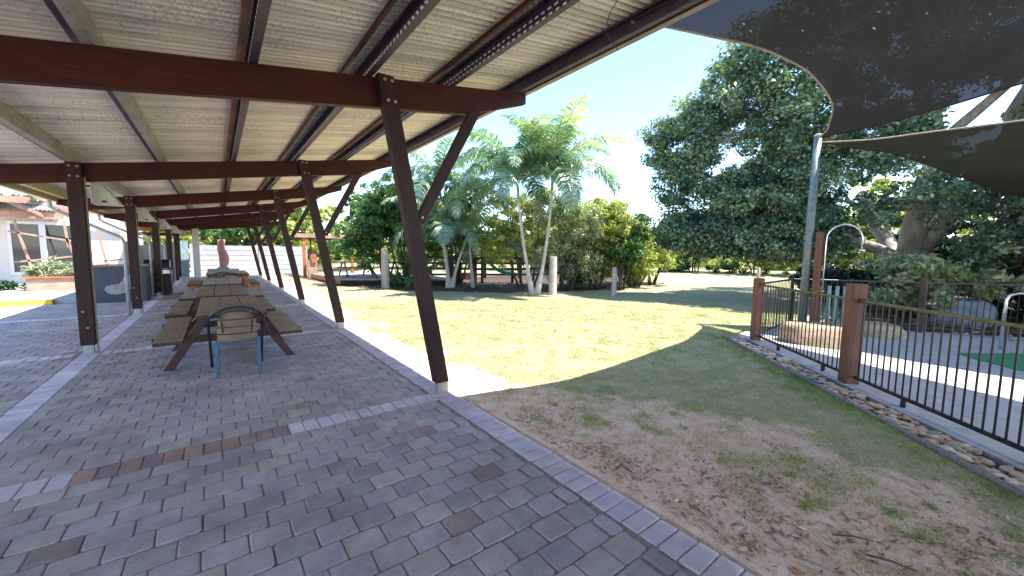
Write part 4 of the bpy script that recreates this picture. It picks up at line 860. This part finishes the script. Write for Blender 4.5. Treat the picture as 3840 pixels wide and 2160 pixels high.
def fence_panel(parent, a, b, nb, z0=.09, z1=1.03, r_=.008, rail=m_frail):
    a = Vector(a); b = Vector(b); d = (b - a).normalized()
    bevel(part('top_rail', MB().bar((a.x, a.y, z1), (b.x, b.y, z1), .038, .032), rail, parent), .005); part('bottom_rail', MB().bar((a.x, a.y, z0), (b.x, b.y, z0), .036, .03), m_frail, parent)
    me_ = mesh_of('bar', MB().tube([(0, 0, z0), (0, 0, z1 - .01)], r_, 6), m_fbar)
    for i in range(nb): p = a.lerp(b, (i + .6) / nb); o = link('bar', me_, parent); o.location = (p.x - parent.location.x, p.y - parent.location.y, 0)
nf = thing('pool_fence', 'black bar pool fence with square timber posts along the stone strip', 'fence', (6.2, 1.3, 0))
fp = [(7.96, 3.0), (6.24, 1.27), (4.53, -.46), (2.82, -2.18)]
for i, (x, y) in enumerate(fp):
    mb = MB(); w = .078 if i else .07; q = .70711
    h_ = (1.15, 1.23, 1.2, 1.2)[i]; mb.prism([(x + w * sx * q - w * sy_ * q, y + w * sx * q + w * sy_ * q) for sx, sy_ in ((-1, -1), (1, -1), (1, 1), (-1, 1))], 'z', -.05, h_)
    bevel(part('post', mb, m_fpost, nf), .008); part('bracket', MB().cbox((x - .06, y - .085, 1.03), (.05, .05, .05)), m_fbar, nf)
m_railtop = plain('olive_rail', (.16, .14, .06), .3, .4, .3, 20, .03)
for i in range(3):
    a, b = Vector((*fp[i], 0)), Vector((*fp[i + 1], 0)); d = (b - a).normalized() * .1; fence_panel(nf, a + d, b - d, 25, rail=m_railtop)
    for u in (.33, .8): p = a.lerp(b, u); part('foot_peg', MB().box(p.x - .02, p.x + .02, p.y - .02, p.y + .02, -.02, .09), m_fbar, nf)
bf = thing('back_fence', 'thin dark pool fence round the far side of the splash pad', 'fence', (11.8, 1.3, 0))
bp = [(7.96, 3.0), (10.45, 3.25), (11.8, 1.33), (13.3, -.35), (15.2, -1.9), (17.5, -3.8)]
for i in range(5):
    a, b = Vector((*bp[i], 0)), Vector((*bp[i + 1], 0)); fence_panel(bf, a, b, int((b - a).length / .11), .08, 1.04, .007, m_fbar)
for (x, y) in bp[2:3]: bevel(part('post', MB().box(x - .055, x + .055, y - .055, y + .055, -.05, 1.13), m_barkdark, bf), .006)
for (x, y) in bp[1:2] + bp[3:]: part('post', MB().box(x - .03, x + .03, y - .03, y + .03, -.05, 1.08), m_fbar, bf)

# boulders
def rock(label, c, s, mat, seed, group=None, flat=.55):
    import bmesh
    bm = bmesh.new(); bmesh.ops.create_icosphere(bm, subdivisions=4, radius=1)
    for v in bm.verts:
        p = v.co.copy(); f = 1 + .22 * (float(vnoise(p.x * 1.6 + seed, p.y * 1.6 + p.z, seed)) - .5) * 2 + .06 * (float(vnoise(p.x * 6 + seed, p.y * 6 + p.z * 5, seed + 3)) - .5)
        p *= f; p.x = math.copysign(abs(p.x) ** .92, p.x); p.y = math.copysign(abs(p.y) ** .92, p.y); p.z = max(-.6, min(p.z, flat + .05 * float(vnoise(p.x * 3, p.y * 3, seed))))
        v.co = (p.x * s[0], p.y * s[1], p.z * s[2])
    me_ = bpy.data.meshes.new('boulder'); bm.to_mesh(me_); bm.free(); me_.materials.append(mat); me_.polygons.foreach_set('use_smooth', [True] * len(me_.polygons))
    o = link('boulder', me_, label=label, category='boulder'); o.location = c
    if group: o['group'] = group
    return o
o = rock('large flat topped sandstone boulder just behind the pool fence', (8.62, 2.28, .10), (.56, .42, .40), m_rock, 3, 'boulders round the splash pad'); o.rotation_euler[2] = 1.75
o = rock('lower pinkish boulder at the back edge of the splash pad', (10.45, 1.85, .06), (.56, .33, .33), m_rock, 8, 'boulders round the splash pad'); o.rotation_euler[2] = 1.9
rock('grey rock mound in the shaded bed behind the back fence', (14.4, .95, .1), (.75, .5, .55), m_greyrock, 12, 'boulders round the splash pad', .8)

# shade pole, sails, shower, rails
t = thing('shade_pole', 'tall weathered grey pole that holds the corners of both shade sails', 'pole', (10.14, 2.93, 0))
part('shaft', MB().tube([(10.14, 2.93, -.1), (10.13, 2.91, 2.0), (10.10, 2.89, 4.05)], [.085, .078, .07], 14), m_polepaint, t, True); part('cap', MB().lathe([(.075, 0), (.075, .03), (.04, .05)], (10.10, 2.89, 4.05), 12), m_galv, t)
def sail(name, label, A, B, C_, nu, nv, mat, sagf, hemcurves=True, grp='dark shade sails over the pool area'):
    """A,B: the two boundary polylines from the shared corner; interior blends between them"""
    def samp(P, n):
        P = np.array(P, float); 
        # smooth (Catmull-Rom) resample
        Q = []; m = len(P)
        for i in range(m - 1):
            p0, p1, p2, p3 = P[max(i - 1, 0)], P[i], P[i + 1], P[min(i + 2, m - 1)]
            for t_ in np.linspace(0, 1, 12, endpoint=False): Q.append(.5 * ((2 * p1) + (-p0 + p2) * t_ + (2 * p0 - 5 * p1 + 4 * p2 - p3) * t_ ** 2 + (-p0 + 3 * p1 - 3 * p2 + p3) * t_ ** 3))
        Q.append(P[-1]); Q = np.array(Q); s = np.r_[0, np.cumsum(np.linalg.norm(np.diff(Q, axis=0), axis=1))]; u = np.linspace(0, s[-1], n)
        return np.c_[[np.interp(u, s, Q[:, k]) for k in range(3)]].T
    a, b = samp(A, nu), samp(B, nu); V_ = []
    for i in range(nu):
        for j in range(nv): w = j / (nv - 1); p = a[i] * (1 - w) + b[i] * w; p = p + np.array([0, 0, -sagf * math.sin(math.pi * w) * (i / nu) + .03 * math.sin(w * 40 + i * .3) * math.sin(math.pi * w) * (i / nu)]); V_.append(p)
    id_ = np.arange(nu * nv).reshape(nu, nv); F_ = np.c_[id_[:-1, :-1].ravel(), id_[:-1, 1:].ravel(), id_[1:, 1:].ravel(), id_[1:, :-1].ravel()]
    t = thing(name, label, 'shade sail', tuple(A[0]), grp); link('cloth', np_mesh('cloth', np.array(V_) - np.array(A[0]), F_, mat, None, True), t)
    part('hem', MB().tube([tuple(p) for p in a], .014, 5), m_hem, t, True); part('hem', MB().tube([tuple(p) for p in b], .014, 5), m_hem if name == 'x' else mat, t, True); part('shackle', MB().tube([tuple(A[0]), (10.12, 2.90, 4.0)], .012, 6), m_galv, t)
    return t
sail('shade_sail', 'big dark grey shade sail overhead between the walkway roof and the pole',
     [(10.03, 2.87, 4.0), (9.6, 2.62, 4.0), (9.1, 2.45, 4.0), (8.05, 2.15, 4.02), (6.5, 1.98, 3.98), (5.25, 1.91, 3.82), (4.5, 1.93, 3.72), (3.97, 2.05, 3.68), (3.28, 2.22, 3.63), (3.02, 2.30, 3.60)],
     [(10.03, 2.87, 4.0), (9.62, 1.85, 3.93), (9.28, 1.05, 3.93), (9.05, .35, 3.98), (8.7, -.6, 4.02), (8.37, -1.6, 4.05), (8.1, -3, 4.1), (8.1, -5, 4.15), (6, -5.5, 3.9), (3.3, -6, 3.6)], None, 60, 34, m_sail, .10)
sail('shade_sail', 'lower greenish black shade sail stretching off to the right of the pole',
     [(10.16, 2.85, 3.93), (10.02, 2.0, 3.78), (9.9, 1.3, 3.72), (9.72, .4, 3.63), (9.55, -.6, 3.55), (9.5, -2.2, 3.5), (9.7, -4.5, 3.4)],
     [(10.16, 2.85, 3.93), (10.65, 2.35, 3.78), (11.1, 1.95, 3.70), (12.1, 1.43, 3.48), (13.2, 1.0, 3.28), (14.6, .5, 3.05), (16.5, -.5, 2.9)], None, 44, 26, m_sail2, .22)
t = thing('outdoor_shower', 'outdoor shower with timber post and arched stainless pipe beside the shade pole', 'shower', (10.05, 2.75, 0))
bevel(part('post', MB().box(10.06, 10.18, 2.66, 2.78, -.05, 2.07), m_fpost, t), .006)
arc = [(10.16, 2.62, 0), (10.16, 2.62, 1.75)]
ac = Vector((10.30, 2.36, 1.92)); 
for k in range(13): a = math.pi * (1 - k / 12); arc.append((ac.x - .14 * math.cos(a) * -1 * 1.0, ac.y + .26 * math.cos(a) * -1, ac.z + .30 * math.sin(a)))
arc.append((arc[-1][0], arc[-1][1], 1.72))
part('arch_pipe', MB().tube(arc, .017, 8), m_steel, t, True); part('shower_head', MB().lathe([(.02, .04), (.06, .01), (.06, 0), (.01, -.002)], (arc[-1][0], arc[-1][1], 1.69), 12), m_steel, t)
t = thing('water_tubes', 'cluster of three pale teal upright tubes beside the shower', 'play tubes', (10.3, 2.5, 0))
for i in range(3): part('tube', MB().tube([(10.25 + .05 * i, 2.52 - .12 * i, -.02), (10.25 + .05 * i, 2.52 - .12 * i, .95)], .035, 10), m_teal, t, True)
t = thing('grab_rail', 'bent stainless grab rail standing on the splash pad near the green mat', 'rail', (10.7, .1, 0))
part('tube', MB().tube([(10.75, .22, -.02), (10.75, .22, .86), (10.76, .18, .95), (10.78, .08, .99), (10.82, -.1, .96), (10.95, -.45, .80), (11.1, -.8, .62), (11.12, -.85, -.02)], .024, 10), m_steel, t, True)
t = thing('low_hoop', 'low thin steel hoop at the edge of the green mat', 'rail', (11, -.1, 0)); part('tube', MB().tube([(10.6, -.02, 0), (10.63, -.05, .2), (10.7, -.15, .25), (10.85, -.45, .22), (11.0, -.7, .12)], .012, 6), m_steel, t, True)
single('green_mat', MB().prism([(9.65, .62), (9.3, .35), (9.0, .05), (8.75, -.4), (9.1, -1.2), (10.2, -1.6), (11, -.6), (10.4, .1)], 'z', -.005, .012), m_turf, 'bright green soft mat on the splash pad', 'mat')
single('green_mat', MB().prism([(8.55, -.15), (8.35, -.2), (8.2, -.6), (8.5, -.7)], 'z', -.005, .012), m_turf, 'small separate green mat patch nearer the fence', 'mat')
lt = link('lawn_tuft', None); bpy.data.objects.remove(lt)

# ------------------------------------------------------------------ litter on the dirt
def litter(name, pts, smin, smax, seed, mat, **kw):
    r = np.random.default_rng(seed); n = len(pts); P = np.array(pts); s = r.uniform(smin, smax, n)[:, None]; a = r.uniform(0, 6.28, n); t1 = np.c_[np.cos(a), np.sin(a), r.uniform(-.25, .25, n)]; t2 = np.c_[-np.sin(a), np.cos(a), r.uniform(-.5, .5, n)]
    asp = r.uniform(.14, .38, n)[:, None]; Q = np.stack([P - t1 * s, P + t2 * s * asp - np.array([0, 0, .003]), P + t1 * s, P - t2 * s * asp - np.array([0, 0, .002])], 1)
    return link(name, np_mesh(name, Q.reshape(-1, 3), np.arange(4 * n).reshape(-1, 4), mat, {'tone': np.repeat(r.random(n), 4)}), **kw)
pts = []; rr = random.Random(9)
for i in range(3000):
    if i < 1500: y = rr.uniform(-.8, 3.0); x = 2.12 + abs(rr.gauss(0, .3 + .25 * max(0, 2 - y)))
    elif i < 2500: y = rr.uniform(-1, 1.2); x = rr.uniform(2.2, 4.2)
    else: y = rr.uniform(-1, 8); x = rr.uniform(2.2, 6)
    if x - y > 4.15: continue
    pts.append((x, y, float(ground_z(x, y)) + rr.uniform(.004, .012)))
for cx_, cy_, sp_, nn_ in ((2.38, 1.95, .07, 60), (2.42, 1.75, .06, 45), (2.30, 1.55, .06, 50), (2.75, 1.20, .10, 90), (2.95, .95, .08, 60), (2.25, 1.1, .07, 60), (2.55, .75, .12, 80), (2.6, 2.6, .08, 40), (3.0, .05, .18, 160), (3.3, -.2, .2, 160), (2.2, .8, .06, 50)):
    for _ in range(nn_): x, y = rr.gauss(cx_, sp_), rr.gauss(cy_, sp_); pts.append((x, y, .0 + float(ground_z(x, y)) + rr.uniform(.005, .018)))
litter('leaf_litter', pts, .004, .033, 2, m_litter, kind='stuff', label='dry brown leaf litter on the bare dirt', category='leaf litter')
pts = [(rr.uniform(12, 17), rr.uniform(-4, 4), rr.uniform(.02, .06)) for _ in range(1600)]; litter('mulch_litter', pts, .04, .1, 3, m_litter, kind='stuff', label='leaf litter on the shaded bed behind the back fence', category='leaf litter')
pts = [(rr.uniform(5, 20), rr.uniform(12.5, 20), rr.uniform(.02, .05)) for _ in range(1500)]; litter('bark_litter', pts, .03, .09, 4, m_litter, kind='stuff', label='bark litter under the trees beyond the lawn', category='leaf litter')
m_petal = plain('pink_petal', (.62, .08, .10), .5, 0, .2, 20, 0)
for i, (x, y, lb) in enumerate(((2.62, 1.62, 'pink fallen petal on the dirt near the middle of the border'), (3.35, 2.95, 'pink fallen petal at the shadow edge near the front post'))):
    single('fallen_petal', MB().add([(x - .02, y, .012), (x, y - .012, .02), (x + .022, y + .004, .014), (x + .002, y + .016, .024)], [(0, 1, 2, 3)]), m_petal, lb, 'petal', group='fallen petals')
for i, (x0, y0, x1, y1, lb) in enumerate(((2.66, .55, 2.78, .40, 'short dark stick on the dirt right of the border bricks'), (2.30, .62, 2.34, .42, 'pale stick lying close to the border bricks'), (2.62, .40, 2.68, .22, 'dark curved stick nearest the bottom edge'))):
    single('fallen_stick', MB().tube([(x0, y0, .018), ((x0 + x1) / 2 + .008, (y0 + y1) / 2, .024), (x1, y1, .017)], [.005, .006, .003], 5), (m_barkdark, m_edge, m_barkdark)[i], lb, 'stick', True, 'sticks on the dirt')
single('fallen_leaf', MB().add([(.92, 1.75, .006), (.95, 1.735, .014), (.99, 1.75, .007), (.95, 1.768, .014)], [(0, 1, 2, 3)]), m_litter, 'single dry leaf lying on the pavers', 'leaf')
